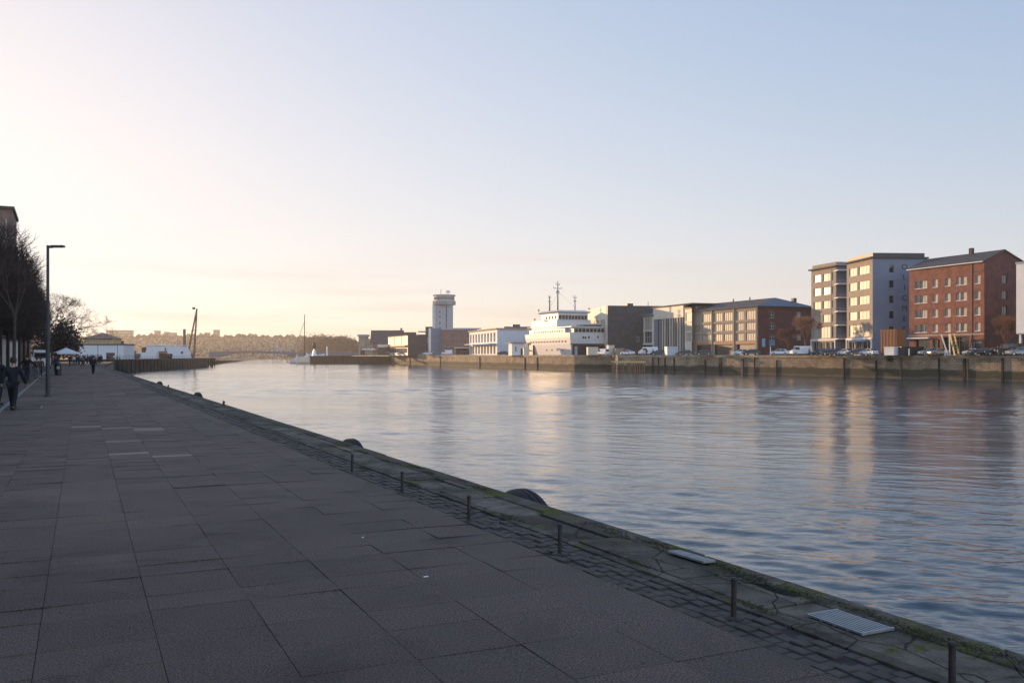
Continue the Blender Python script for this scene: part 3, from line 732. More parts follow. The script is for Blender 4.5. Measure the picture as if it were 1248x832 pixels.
for z in (6.3, 9.1): MB().box(.3, L-.3, -.1, -.004, z-.25, z+.25).build('spandrel', M['render_sand'], t)
MB().box(.3, L-.3, -.12, -.004, 3.0, 3.75).build('fascia', M['terracotta'], t)
ex, ey = L, Wd/2
mb = MB(); e = .5; zr = EH+2.6
mb.face([(-e,-e,EH),(L+e,-e,EH),(L-4.5,ey,zr),(-e,ey,zr)]); mb.face([(L+e,Wd+e,EH),(-e,Wd+e,EH),(-e,ey,zr),(L-4.5,ey,zr)]); mb.mat(1).face([(L+e,-e,EH),(L+e,Wd+e,EH),(L-4.5,ey,zr)])
mb.mat(0).face([(-e,-e,EH),(-e,ey,zr),(-e,Wd+e,EH)])
mb.face([(-e,-e,EH-.25),(L+e,-e,EH-.25),(L+e,-e,EH),(-e,-e,EH)]); mb.face([(L+e,-e,EH-.25),(L+e,Wd+e,EH-.25),(L+e,Wd+e,EH),(L+e,-e,EH)])
rf = mb.build('roof', [M['roof'], M['slate']], t)
MB().box(-.5,.5,-.5,.5,-.8,.9).build('chimney', M['frame_d'], rf, loc=(L-3, ey+5, zr-1.0))
for x in (L*.25, L*.5): MB().box(-.15,.15,-.15,.15,-.3,.8).build('vent', M['frame_d'], rf, loc=(x, ey, zr))
# blue sign on the end wall
o = MB().box(.0,.06,-.0,1.0,0,2.2).build('wall_sign', M['awning_b'], t, loc=(L+.01,1.2,2.2)); MB().box(.0,.06,-.0,1.9,0,1.4).build('wall_sign', mat('dark_blue_sign',(.04,.10,.2),.5,.2,3,col2=(.25,.4,.55)), t, loc=(L+.01,3.4,2.5))

# --- fin fronted hall ---------------------------------------------------------
near, far = (843.4,268), (797,292)
t, L = bld('fin_fronted_hall', 'hall with tall slender vertical fins under a plain cream fascia band', near, far)
H = 14.95
mb = MB(); mb.box(.2, L, 1.6, 16, -.2, H-.4); mb.build('body_wall', M['brick_char'], t)
MB().box(-.2, L*.80, -.2, 1.4, H-3.6, H-.02).build('fascia', M['cream'], t)
MB().box(-.5, L+.5, -.5, 17, H, H+.4).build('roof', M['roof'], t)
MB().box(.6, L*.80, .35, 1.59, .2, H-3.7).build('glazing', M['glass_d'], t)
for i in range(10): MB().box(-.17,.17,-.15,.3,.1,H-3.62).build('fin', M['cream'] if i % 3 else M['concrete'], t, loc=(L*.17+i*L*.067,0,0))
MB().box(-.1, L*.10, .1, 1.5, -.1, H-3.62).build('end_wall', M['render_blue'], t)
# glazed bay right of the fins
x0 = L*.83
hs2 = [(0.4, L-x0-.1, z, z+2.6) for z in (4.0,7.0,10.0)]
mb = MB(); wall_grid(mb, L-x0, -.2, H-1.2, hs2, .2, lambda s,z,d:(x0+s, d-.1, z)); mb.build('bay_wall', M['cream'], t)
for h in hs2: window(t, 'front', lambda s,z,d:(x0+s, d-.1, z), h, M['frame_w'], M['curtain'], 2, .5)
MB().box(x0, L, -.4, .0, H-1.19, H-.9).build('eave', M['terracotta'], t)
# lower glazed wing with shallow pitched roof, left of the fins
WS = 292/266
t, L = bld('glazed_wing', 'lower wing with tall gridded windows and sloping slate roof left of the fins', (798,292), (773.5,308))
hs = [(.8, L*.46, 3.9, 7.7), (.8, L*.46, 8.1, 12.0), (L*.5, L*.86, 3.9, 7.7), (L*.5, L*.86, 8.1, 12.0)]
sd_ = walls(t, L, 9, 12.9, hs, (), M['cream'], {'gable': M['render_blue']})
for h in hs: window(t, 'front', sd_['front'][1], h, M['frame_w'], M['curtain'] if h[2] > 7 else M['glass_g'], 2, .5)
mb = MB(); mb.face([(-.4,-.5,12.9),(L+.3,-.5,12.9),(L+.3,9,16),(-.4,9,14.6)]); mb.face([(-.4,-.5,12.5),(L+.3,-.5,12.5),(L+.3,-.5,12.9),(-.4,-.5,12.9)]); mb.face([(-.4,9,12.5),(-.4,-.5,12.5),(-.4,-.5,12.9),(-.4,9,13.5)])
mb.build('roof', M['slate'], t)
MB().box(.2,L*.9,-.12,-.004,.1,3.3).build('shopfront', M['glass_d'], t)

# --- charcoal block behind the ferry -----------------------------------------
near, far = (740.5,300), (708,345)
t, L = bld('charcoal_block', 'big dark flat roofed block with pale sunlit side behind the white ferry', near, far)
H = (432-372.3)*300/F+.15; Wd = 19
hs = [(L*.12+i*L*.21, L*.12+i*L*.21+L*.17, z, z+2.6) for i in range(4) for z in (5.0, 9.3)]
gw = [(9.5,10.7,4.4,6.2),(12.6,13.8,4.4,6.2),(12.6,13.8,8,9.7),(14.2,15.4,4.4,6.2),(14.2,15.4,8,9.7),(13.2,14.4,11.6,13.2)]
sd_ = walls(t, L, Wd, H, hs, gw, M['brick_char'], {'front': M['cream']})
for h in hs: window(t, 'front', sd_['front'][1], h, M['render_sand'], M['curtain'], 3)
for h in gw: window(t, 'gable', sd_['gable'][1], h, M['frame_w'], M['glass_g'], 1)
rf = MB().box(.3, L-.3, .3, Wd-.3, H-.3, H-.05).build('roof', M['roof'], t)
MB().box(-1.6,1.6,-1,1,0,1.0).build('plant_box', M['frame_d'], rf, loc=(L-5,8.5,H-.047))
MB().tube((0,0,0),(0,0,1.6),.1).build('vent_pipe', M['frame_d'], rf, loc=(L-3,14.5,H-.047))

# --- white colonnaded pavilion -------------------------------------------------
near, far = (606,350), (572,398)
t, L = bld('white_colonnade_building', 'white building with a two tier colonnade and blue grey flank beside the control tower', near, far)
H = 9.9; Wd = 14.5
hs = []
for z0, z1 in ((.4,4.0),(5.1,8.7)):
    for i in range(9): a = 1.0+i*(L-2)/9; hs.append((a+.25, a+(L-2)/9*.66, z0, z1))
sd_ = sides(L, Wd)
mb = MB(); wall_grid(mb, L, -.2, H, hs, 1.5, sd_['front'][1]); mb.build('colonnade', M['render_white'], t)
for h in hs: window(t, 'front', sd_['front'][1], h, M['frame_d'], M['glass_d'], 0, 0, 1.5)
for k in ('gable','back','far'):
    mb = MB(); wall_grid(mb, sd_[k][0], -.2, H, [], .2, sd_[k][1]); mb.build('wall', M['hull_blue'], t)
MB().box(-.5,L+.5,-.6,Wd+.3,H,H+.5).build('roof', M['render_sand'], t)
MB().box(2,L-1,3,Wd-1,H+.503,H+1.1).build('upper_roof', M['slate'], t)
MB().box(-1,1,-1.5,1.5,0,1.0).build('roof_plant', M['frame_d'], t, loc=(L-6,9,H+1.103))
MB().box(L*.1,L-.2,-3.2,-.63,4.3,4.55).build('terrace_slab', M['render_white'], t)

# --- control tower ---------------------------------------------------------------
D = 430; k_ = D/F
t = thing('control_tower', 'tall pale square tower with wider glazed head and antennas on its roof', 'tower', (X(530.6,D), D, 1.7), R(2))
zt = Z(370.4,D)-1.7; w_ = 8.1
mb = MB(); mb.box(0, w_, 0, 7.5, -.2, zt)
for _ in (0,): pass
mb.build('shaft', M['render_grey'], t)
MB().box(-1.5,-.003,1.5,7.5,-.2,zt).build('painted_lit_side', M['render_white'], t)  # white box colours in the sunlit side of the shaft
MB().box(w_*.62, w_*.66, -.12, -.003, 8, zt-1).build('service_riser', M['frame_d'], t)
for z in (zt-6.5, zt-4.2, zt-9.5, zt-12):
    o = window(t, 'front', lambda s,z_,d:(s, d-.06, z_), (w_*.22, w_*.30, z, z+1.0), M['frame_d'], M['glass_d'], 0, 0, 0)
def ring(z0, z1, r, m_, name, k=12): 
    mb = MB(); pts = [(w_/2+r*math.cos(2*math.pi*(i+.5)/k), 3.75+r*math.sin(2*math.pi*(i+.5)/k)) for i in range(k)]; mb.prism(pts, z0, z1); return mb.build(name, m_, t)
ring(zt-.2, zt+1.6, 5.6, M['concrete'], 'gallery'); ring(zt+1.62, zt+4.0, 5.0, M['hull_blue'], 'cab_wall'); ring(zt+2.0, zt+3.5, 5.05, M['glass_g'], 'cab_window'); ring(zt+4.0, zt+4.5, 5.5, M['render_grey'], 'roof')
MB().tube((0,0,0),(0,0,2.6),.16).build('antenna', M['steel'], t, loc=(w_*.3,3.5,zt+4.5))
a_ = MB().tube((0,0,0),(0,0,1.3),.14).build('radar_mast', M['steel'], t, loc=(w_*.72,3.5,zt+4.5))
mb = MB(); mb.lathe([(0,0),(.9,.15),(1.1,.6),(.5,1.0),(0,1.1)], 12); mb.build('radar_dish', M['render_white'], a_, loc=(0,0,1.2))
mb = MB(); mb.tube((-1.3,0,.9),(1.3,0,.9),.08); mb.build('cross_arm', M['steel'], a_)
zb = Z(400,D)-1.7
MB().box(-2.0, w_*.62, -1.6, -.003, -.2, zb).build('lower_block', M['render_blue'], t); MB().box(-3.1,-2.003,-1.6,4,-.2,zb+.0).build('lower_corner', M['render_white'], t)  # corner box is white to paint in the sunlit left edge
# brown hall to the right of the tower
t = thing('brick_hall', 'windowless brown brick hall with pale flat roof, right of the tower', 'building', (X(538.5,424), 424, 1.7), R(1))
MB().box(0, 17.8, 0, 22, -.2, Z(401.8,424)-1.7).build('wall', M['brick_brown'], t); MB().box(-.3, 18.2, -.3, 22, Z(401.8,424)-1.697, Z(399.6,424)-1.7).build('roof', M['render_grey'], t)
MB().box(6, 14.5,-5,-.003,3.1,3.5).build('canopy', M['cream'], t); 
for x in (6.3,14): MB().box(-.12,.12,-4.8,-4.5,-.2,3.09).build('canopy_post', M['cream'], t, loc=(x,0,0))
# grey and dark low buildings left of the tower
t = thing('grey_annexe', 'small grey white annexe at the left foot of the tower', 'building', (X(507,440), 440, 1.7), R(2))
MB().box(0, 4.2, 0, 10, -.2, Z(412,440)-1.7).build('wall', M['render_grey'], t); MB().box(4.203, 7.0, -.3, 9, -.2, Z(411,440)-1.7).build('stair_block', M['render_white'], t)
for i in range(3): MB().box(-.35,.35,-.05,-.003,1.2,5.6).build('window', M['glass_g'], t, loc=(1+i*1.1,0,0))
t = thing('plant_tower', 'dark stepped rooftop block with projecting ledges left of the tower', 'building', (X(518.5,455), 455, 1.7), 0)
MB().box(0, 5, 0, 8, -.2, Z(398,455)-1.7).build('wall', M['brick_char'], t)
for z in (Z(404,455)-1.7, Z(408,455)-1.7): MB().box(-3.8, -.003, .2, 6, z-.25, z+.25).build('ledge', M['concrete'], t)
MB().box(-3.0, -.004, .6, 5.5, -.2, Z(411,455)-1.7-.3).build('wing', M['brick_char'], t)
# golden fronted warehouse and dark gabled shed
near, far = (497,430), (473,474)
t, L = bld('golden_front_warehouse', 'low warehouse with cream sunlit front over an orange band and dark end', near, far)
H = Z(408.7,430)-1.7
sd_ = walls(t, L, 9.5, H, [(L*.06, L*.97, 1.0, 3.2)], (), M['cream'], {'gable': M['brick_char'], 'back': M['brick_char']})
window(t, 'front', sd_['front'][1], (L*.06, L*.97, 1.0, 3.2), M['hull_blue'], M['glass_g'], 9, 0, .2)
MB().box(0, L, -1.4, -.004, 4.0, 4.6).build('canopy', M['terracotta'], t); MB().box(-.3,L+.2,-.3,9.7,H,H+.35).build('roof', M['roof'], t)
for x in (L*.35, L*.7): MB().box(-.15,.15,-.1,-.004,4.7,H-.1).build('pilaster', M['render_sand'], t, loc=(x,0,0))
t = thing('gabled_shed', 'dark shed with a long ridged roof and sunlit gable at its left', 'building', (X(452,490), 490, 1.7), R(4))
Wd_ = 17; H1 = Z(417,490)-1.7; H2 = Z(402,490)-1.7
MB().box(0, Wd_, 0, 12, -.2, H1).build('wall', M['brick_brown'], t)
mb = MB(); mb.face([(-.4,-.5,H1-.6),(Wd_+.4,-.5,H1-.6),(Wd_+.4,6,H2),(-.4,6,H2)]); mb.face([(Wd_+.4,12.5,H1-.6),(-.4,12.5,H1-.6),(-.4,6,H2),(Wd_+.4,6,H2)]); o = mb.build('roof', M['roof'], t); o.modifiers.new('t','SOLIDIFY').thickness = .3
mb = MB(); mb.face([(0,0,H1),(0,6,H2-.3),(0,12,H1)]); mb.face([(Wd_,0,H1),(Wd_,12,H1),(Wd_,6,H2-.3)]); mb.build('gable_wall', M['brick_brown'], t)
MB().box(-2.2,-.02,1,10,-.2,H1+2).build('lean_to', M['render_sand'], t)
MB().box(.2,1.0,-.3,-.003,0,H1-.2).build('buttress', M['render_sand'], t)
MB().box(17.1, 24, 3, 11, -.2, Z(404.5,490)-1.7).build('rear_block', M['brick_char'], t)
MB().box(-.5,.5,-.5,.5,0,1.5).build('vent', M['frame_d'], t, loc=(Wd_-1,6,H2-.3))
t = thing('ochre_house', 'narrow ochre house with flat projecting roof at the left end of the far quay', 'building', (X(437,498), 498, 1.7), R(3))
MB().box(0, 4.4, 0, 9, -.2, Z(410,498)-1.7).build('wall', M['render_sand'], t); MB().box(-.6,5,-.6,9.5,Z(410,498)-1.697,Z(407.5,498)-1.7).build('roof', M['render_grey'], t)
MB().box(1.2,3.2,-.08,-.003,5,8.0).build('window', M['curtain'], t); MB().box(1.0,3.4,-.08,-.003,0.1,3.4).build('door', M['frame_d'], t)
t = thing('flat_shed', 'low shed with bright cream fascia in front of the dark gabled shed', 'building', (X(461,470), 470, 1.7), R(2))
MB().box(0, 5, 0, 6, -.2, 3.9).build('wall', M['brick_char'], t); MB().box(-.3,5.2,-.4,6,3.903,5.4).build('fascia', M['cream'], t)
for i in range(3): MB().box(-.5,.5,-.05,-.003,.6,2.8).build('window', M['glass_g'], t, loc=(1+i*1.5,0,0))
# small parasols in front
for i, px in enumerate((449,455,446)):
    t = thing('parasol', ['pale square parasol in front of the ochre house','sand coloured parasol in front of the dark gabled shed, right of two others','leftmost pale parasol below the ochre house'][i], 'parasol', (X(px,466), 466-i*2, 1.7))
    MB().tube((0,0,-.05),(0,0,2.8),.06).build('pole', M['steel'], t); MB().lathe([(0,3.4),(2.0,2.6),(1.95,2.5),(0,3.3)], 8).build('canopy', M['cream'], t)
# white kiosk left of the ferry
t = thing('white_kiosk', 'small white flat roofed kiosk at the left end of the ferry', 'kiosk', (X(624,318), 318, 1.7), R(12))
MB().box(0, 4.4, 0, 6, -.2, 4.1).build('wall', M['render_white'], t); MB().box(-.5,4.9,-.5,6.4,4.103,4.5).build('roof', M['render_sand'], t)
MB().box(1.1,1.6,-.04,-.003,1.3,3.0).build('window', M['glass_d'], t); MB().box(3.1,4.0,-.04,-.003,.0,2.3).build('door', M['frame_d'], t)
# ------------------------------------------------------------------ ferry
D0 = 300; a = R(-21)       # the ship's long axis, leaning left of straight away
t = thing('ferry', 'white car ferry with three masts and dark stern door behind the stone quay', 'ferry', (X(694.5,D0), D0, 1.7), R(21))
# local: x across the stern (to the right), y along the ship (away); sunlit flank at x = 0
ks = D0/F
def zz(py): return Z(py, D0)-1.7
Wf = 14.4; Lf = 40
z5, z8 = zz(419.3), zz(405)
mb = MB()
P0 = [(.55,.0),(.0,0)]
def hull_ring(z, inset, yl): return [(inset, inset*.6, z), (Wf-inset*.3, inset*.2, z), (Wf-inset*.3, yl, z), (Wf/2+2, yl+4, z), (Wf/2-2, yl+4, z), (inset, yl, z)]
rings = [hull_ring(-.3, .9, Lf-3), hull_ring(z5, .35, Lf-1.5), hull_ring(zz(411), .1, Lf-.5), hull_ring(z8, 0, Lf)]
n0 = 0
for r_ in rings: mb.v += r_
for i in range(3):
    for k in range(6):
        j = (k+1) % 6; mb.f.append((i*6+k, i*6+j, (i+1)*6+j, (i+1)*6+k)); mb.m.append(0)
mb.f.append(tuple(18+k for k in range(6))); mb.m.append(0)
hull = mb.build('hull', M['ship_white'], t)
MB().box(.95, Wf-.15, -.14, .0, -.25, z5-.1).build('stern_door', M['black_paint'], t)
mb = MB(); mb.box(1.6, 2.6, -.35,-.15,0,2.9); mb.build('door_gear', M['render_grey'], t)
def ship_win(x0, x1, z0, z1, y, n, m_=None, nm='window', gap=.25):
    w1 = (x1-x0)/n
    for i in range(n): MB().box(0, w1-gap, -.06, -.0, 0, z1-z0).build(nm, m_ or M['glass_d'], t, loc=(x0+i*w1+gap/2, y, z0))
def side_win(y0, y1, z0, z1, n, x, w_=.7, nm='window'):
    for i in range(n): MB().box(-.06, 0, 0, w_, 0, z1-z0).build(nm, M['glass_d'], t, loc=(x, y0+(y1-y0)*(i+.2)/n, z0))
# stern saloon deck: windows in a dark band, deck roof over
MB().box(1.3, Wf-.2, -.1, 14, z8+.003, zz(398.6)).build('saloon_wall', M['ship_white'], t)
ship_win(1.6, Wf-.4, zz(404.4), zz(400.2), -.1, 9)
MB().box(.2, Wf+.2, -.7, 15, zz(398.6)+.003, zz(397.3)).build('saloon_deck', M['ship_white'], t)
mb = MB(); mb.box(Wf*.34, Wf*.41, -.06,0,0,1.2); mb.box(Wf*.44, Wf*.49, -.06,0,0,1.0); 
for k, (x, z) in enumerate(((4.6,zz(412)),(5.4,zz(412.3)),(6.7,zz(411.7)),(10.0,zz(411.4)))): MB().box(0,.55,-.06,0,0,.65).build('porthole', M['glass_d'], t, loc=(x,.02,z))
# flank superstructure steps (sunlit side)
MB().box(.25, Wf-.5, 4.5, Lf-4, z8+.003, zz(399.5)).build('side_house', M['ship_white'], t)
side_win(6, Lf-8, zz(404), zz(401.5), 13, .25, .8)
side_win(3, Lf-4, zz(416.5), zz(414.6), 13, .18, .9)
side_win(6, 24, zz(427), zz(425.4), 4, .5, .5, 'porthole')
MB().box(-.05,.9,32,35.5,-.1,3.6).build('side_door', M['frame_d'], t); MB().box(-.2,.4,36,40.0,-.1,4.5).build('side_sponson', M['concrete'], t)
ny = 11.5                                     # wheelhouse block stands back from the stern
MB().box(.4, Wf-1.2, ny, 34, zz(399.5), zz(391)+.9).build('boat_deck_house', M['ship_white'], t)
MB().box(Wf*.55, Wf+1.6, ny-6, ny+2, zz(394.2), zz(393)).build('boat_deck', M['ship_white'], t)
MB().box(Wf*.75, Wf+1.2, ny-5.6, ny+1.6, zz(396.2), zz(394.3)).build('painted_deck_shade', M['frame_d'], t)  # dark box put in for the shade under the boat deck
MB().box(.8, Wf-2.4, ny-.2, 26, zz(391)+.9+.003, zz(384)+1.3).build('bridge_house', M['ship_white'], t)
zb0, zb1 = zz(388.6)+.4, zz(384.8)+.7
for i in range(9): MB().box(0, .95, -.08, 0, 0, zb1-zb0).build('bridge_window', M['glass_d'], t, loc=(1.1+i*1.2, ny-.2, zb0))
for i in range(4): MB().box(-.06, 0, 0, 1.0, 0, 1.0).build('bridge_window', M['glass_d'], t, loc=(.8, ny+1.6+i*2.6, zb0+.2))
mb = MB()
zr0, zr1 = zz(384)+1.303, zz(378.8)+.9
A_ = [(.5,ny-.6,zr0),(Wf-2.0,ny-.6,zr0),(Wf-2.0,27,zr0),(.5,27,zr0)]; B_ = [(0,ny-1.2,zr1-.6),(Wf-1.5,ny-1.2,zr1-.6),(Wf-1.5,27.5,zr1-.6),(0,27.5,zr1-.6)]; C_ = [(1.2,ny+.6,zr1),(Wf-3,ny+.6,zr1),(Wf-3,26,zr1),(1.2,26,zr1)]
mb.v = A_+B_+C_
for i in (0,4):
    for k in range(4): j = (k+1)%4; mb.f.append((i+k,i+j,i+4+j,i+4+k)); mb.m.append(0)
mb.f.append((8,9,10,11)); mb.f.append((3,2,1,0)); mb.m += [0,0]
mb.build('bridge_roof', M['ship_white'], t)
# red-orange fittings
for x, y, z in ((-.1,30,zz(391)+.9),(.2,27,zr1-.2),(Wf-1.8,ny,zr1-.1),(Wf+.8,ny-3,zz(393)),(.1,21,zz(391)+.2)):
    mb = MB(); mb.tube((0,0,0),(0,0,.5),.1,.1,8); mb.lathe([(0,.4),(.32,.5),(.32,.9),(0,1.0)],8); mb.build('life_raft', M['orange_paint'], t, loc=(x,y,z))
def mast(x, y, z, h, arms, m_, nm='mast'):
    o = MB().tube((0,0,0),(0,0,h),.28,.12,8).build(nm, m_, t, loc=(x,y,z))
    for hz, w_ in arms:
        mb = MB(); mb.tube((-w_,0,hz),(w_,0,hz),.1,.1,5)
        mb.tube((-w_,0,hz-.05),(-w_,0,hz+.7),.07); mb.tube((w_,0,hz-.05),(w_,0,hz+.5),.07); mb.build('crosstree', m_, o)
    mb = MB(); mb.lathe([(0,h*.62),(.5,h*.64),(.55,h*.68),(.3,h*.70),(0,h*.71)], 8); mb.build('radar', M['render_grey'], o)
    mb = MB()
    for k in range(6): mb.box(.2,.55,-.03,.03,h*.1+k*h*.08,h*.1+k*h*.08+.06)
    mb.build('rungs', m_, o); return o
mast(4.3, ny+8, zr1-.05, 10.5, ((8.0,1.6),(9.3,.7),(6.2,.6)), M['steel'])
mast(1.6, ny+9, zr1-.6, 6.0, ((5.2,.35),), M['steel']); mast(10.0, ny+6, zr1-.6, 6.2, ((5.3,.7),), M['render_grey'])
mb = MB(); mb.tube((4.3,ny+8,zr1+7),(10,ny+6,zr1+1.2),.03,.03,3); mb.tube((4.3,ny+8,zr1+6),(1.6,ny+9,zr1+1.2),.03,.03,3); mb.build('stay', M['steel'], t)
mb = MB()
for k in range(22): mb.tube((-.0,ny+.6+k*1.2,zz(399.5)-.0),(-.0,ny+.6+k*1.2,zz(399.5)+1.0),.04,.04,4,False)
mb.tube((0,ny+.6,zz(399.5)+1),(0,ny+.6+21*1.2,zz(399.5)+1),.05,.05,4); mb.build('deck_rail', M['ship_white'], t)

mb = MB()
for k in range(12): mb.tube((.5+k*1.22,-.6,zz(397.3)),(.5+k*1.22,-.6,zz(397.3)+1.05),.035,.035,4,False)
for h_ in (.5,1.05): mb.tube((.5,-.6,zz(397.3)+h_),(.5+11*1.22,-.6,zz(397.3)+h_),.04,.04,4)
mb.build('deck_rail', M['ship_white'], t)
MB().box(.12, Wf-.2, -.05, .06, z5-.02, z5+.22).build('rubbing_strake', M['steel'], t)
# ------------------------------------------------------------------ vehicles
def make_car(label, m_, van=False, group='vehicles parked along the far quay'):
    t = thing('parked_car' if not van else 'parked_van', label, 'van' if van else 'car', group=group)
    w_ = .88; k = 1.35 if van else 1
    if van: prof = [(-2.5,.35),(2.45,.35),(2.5,1.0),(1.95,1.25),(1.3,2.15),(-2.45,2.2),(-2.5,1.0)]
    else: prof = [(-2.1,.3),(2.1,.3),(2.15,.65),(1.95,.82),(1.1,.95),(.45,1.42),(-1.1,1.46),(-1.75,1.02),(-2.12,.92),(-2.15,.5)]
    mb = MB(); n = len(prof)
    for x_, sc_ in ((-w_,1),(w_,1)): mb.v += [((x_ if z < (1.3 if van else .97) else x_*.84), y, z) for y, z in prof]
    mb.f.append(tuple(reversed(range(n)))); mb.f.append(tuple(range(n,2*n))); mb.m += [0,0]
    for i in range(n): j = (i+1)%n; mb.f.append((i,j,n+j,n+i)); mb.m.append(0)
    body = mb.build('body', m_, t, bevel=.06)
    if van:
        for s in (-1,1): MB().box(-.02,.02,0,1.0,0,.6).build('side_window', M['glass_d'], t, loc=(s*.86,.75,1.3))
        mb = MB(); mb.quad((-.72,1.99,1.28),(.72,1.99,1.28),(.68,1.4,2.05),(-.68,1.4,2.05)); mb.build('windscreen', M['glass_d'], t)
        mb = MB(); mb.box(-.65,.65,-2.54,-2.5,1.3,1.9); mb.build('rear_window', M['glass_d'], t)
    else:
        for s in (-1,1):
            for y0, y1, y2, y3 in ((-1.35,-.3,-.3,-1.0),(-.2,.95,.42,-.2)):
                mb = MB(); mb.face([(s*(w_+.0),y0,.985),(s*(w_+.0),y1,.985),(s*(w_*.86+.0),y2,1.38),(s*(w_*.86+.0),y3,1.38)]); mb.build('side_window', M['glass_d'], t)
        mb = MB(); mb.quad((-.74,1.07,1.0),(.74,1.07,1.0),(.68,.52,1.39),(-.68,.52,1.39)); mb.build('windscreen', M['glass_d'], t)
        mb = MB(); mb.quad((-.72,-1.72,1.08),(.72,-1.72,1.08),(.68,-1.2,1.44),(-.68,-1.2,1.44)); mb.build('rear_window', M['glass_d'], t)
    L_ = 2.5 if van else 2.12
    for s in (-1,1):
        for y in (-1.35*k*.95, 1.35*k*.95):
            o = MB().lathe([(.2,-.1),(.3,-.11),(.33,-.05),(.33,.05),(.3,.11),(.2,.1)],16,axis='x').build('wheel', M['rubber'], t, loc=(s*.8,y,.33))
            MB().lathe([(0,-.09),(.19,-.1),(.21,.0),(.19,.1),(0,.09)],10,axis='x').build('rim', M['rim'], o)
        MB().box(-.17,.17,-.03,.03,-.07,.07).build('headlight', M['lamp'], t, loc=(s*.6,L_,.72 if not van else .9)); MB().box(-.12,.12,-.03,.03,-.08,.1).build('tail_light', M['lamp_r'], t, loc=(s*.68,-L_-.03,.75))
    return t
car = make_car('x', M['car_white']); van = make_car('x', M['car_white'], True)
G_ = 'vehicles parked along the far quay'
used = set()
def put(proto, px, D, rz, m_, label, z=1.7, group=G_, sc=1):
    if proto.name not in used:
        used.add(proto.name); o = proto; o.location = (X(px,D), D, z); o.rotation_euler = (0,0,R(rz)); o['label'] = label; o.scale = (sc,)*3
        if group: o['group'] = group
        if m_ is not M['car_white']: 
            for c in kids(o):
                if c.name.startswith('body'): c.data.materials[0] = m_
        return o
    return dup(proto, (X(px,D), D, z), R(rz), label, group, sc, swap={'white_car_paint': m_})
W_, K_, N_, S_, Rd = M['car_white'], M['car_black'], M['car_navy'], M['car_silver'], M['car_red']
put(van, 976, 203, 100, W_, 'white van with dark windows parked below the two bare trees', sc=.95)
put(car, 951, 207, 60, W_, 'white car just left of the white van below the bare trees')
put(car, 904, 214, 70, W_, 'white car in front of the last shopfront of the long brick flats')
put(car, 915, 213, 88, K_, 'black car by the near corner of the long brick flats')
put(car, 1000, 200, 95, N_, 'dark blue car at the left end of the sand coloured apartment block')
put(car, 1012, 197, 80, K_, 'black car under the flat front of the left sand coloured slab')
put(car, 1005, 203, 30, W_, 'small white car between dark ones at the foot of the left slab')
put(car, 1031, 194, 15, W_, 'white car seen end on beside the pale pillar of the apartment block', sc=.95)
put(car, 1044, 192, 86, N_, 'navy car in front of the blue awning of the apartment block')
put(car, 1059, 189.5, 20, W_, 'white car at the near corner of the right slab, under the white fascia', sc=.95)
put(car, 1133, 179, 85, S_, 'silver car in front of the first shopfront of the red brick house')
put(car, 1143, 177.5, 100, S_, 'silver car behind the yellow door frame of the red brick house')
put(car, 1186, 171.5, 20, W_, 'white car end on under the last window of the red brick house', sc=.9)
put(car, 1195, 170, 86, K_, 'black car under the last window of the red brick house')
put(car, 1213, 168, 84, K_, 'black car in front of the dark gable of the red brick house')
put(van, 1231, 166, 88, K_, 'black van beside the bare tree at the right end of the quay', sc=1.0)
put(car, 1243, 160, 80, S_, 'silver car at the right border of the quay')
put(van, 735, 268, 30, W_, 'white van on the quay behind the tan crates, right of the ferry', sc=.85)
put(car, 765, 258, 40, W_, 'small white car between the tan crate and the wooden jetty')
put(van, 790, 256, 95, W_, 'sunlit white van above the end of the wooden jetty', sc=1.05)
put(car, 803, 252, 70, N_, 'navy car at the nose of the sunlit white van')
put(car, 834, 246, 88, K_, 'black car in front of the glazed bay right of the fins')
put(car, 857, 236, 86, K_, 'black car by the first shopfront of the long brick flats')
put(car, 613, 345, 70, K_, 'black car by the flank of the white colonnade building', sc=1)
put(van, 545, 400, 80, W_, 'white van in front of the windowless brown hall')
put(car, 521, 408, 75, W_, 'white car at the foot of the tower')
put(car, 516, 415, 80, K_, 'black car behind the white one at the foot of the tower')
put(car, 489, 440, 80, S_, 'silver car in front of the golden fronted warehouse')

# ------------------------------------------------------------------ quay clutter on the far side
def crate(nm, px, D, w_, d, h, m_, label, cat, rz=0, z=1.7, ribs=0):
    t = thing(nm, label, cat, (X(px,D), D, z), R(rz))
    MB().box(-w_/2,w_/2,-d/2,d/2,0,h).build('body', m_, t, bevel=.04)
    for i in range(ribs):
        x = -w_/2+w_*(i+.5)/ribs; MB().box(-.05,.05,-d/2-.06,-d/2-.002,.1,h-.1).build('rib', m_, t, loc=(x,0,0))
    MB().box(-w_/2-.06,w_/2+.06,-d/2-.06,d/2+.06,h+.002,h+.14).build('lid', m_, t)
    return t
crate('cream_cabinet', 744, 270, 1.9, 1.5, 2.8, M['cream'], 'upright cream cabinet on the quay right of the ferry stern', 'cabinet', 20)
crate('storage_crate', 754, 268, 2.9, 2, 1.9, M['render_sand'], 'low tan crate right of the upright cream cabinet', 'crate', 20, ribs=4)
crate('storage_tank', 722, 276, 3.2, 1.8, 2.3, M['cream'], 'cream tank on the quay below the dark stern of the ferry', 'tank', 10, ribs=3)
crate('shipping_container', 818, 248, 3.0, 2.4, 2.2, M['hull_blue'], 'pale blue container in the shade below the fins', 'container', 8, ribs=6)
crate('timber_cabin', 1088.5, 188.5, 4.1, 2.6, 5.2, M['wood_o'], 'tall orange timber clad cabin beside the blue grey side wall', 'cabin', -65, ribs=5)
crate('white_skip', 1087, 184.6, 2.5, 1.6, 1.6, M['render_white'], 'white box below the orange timber cabin', 'box', -65)
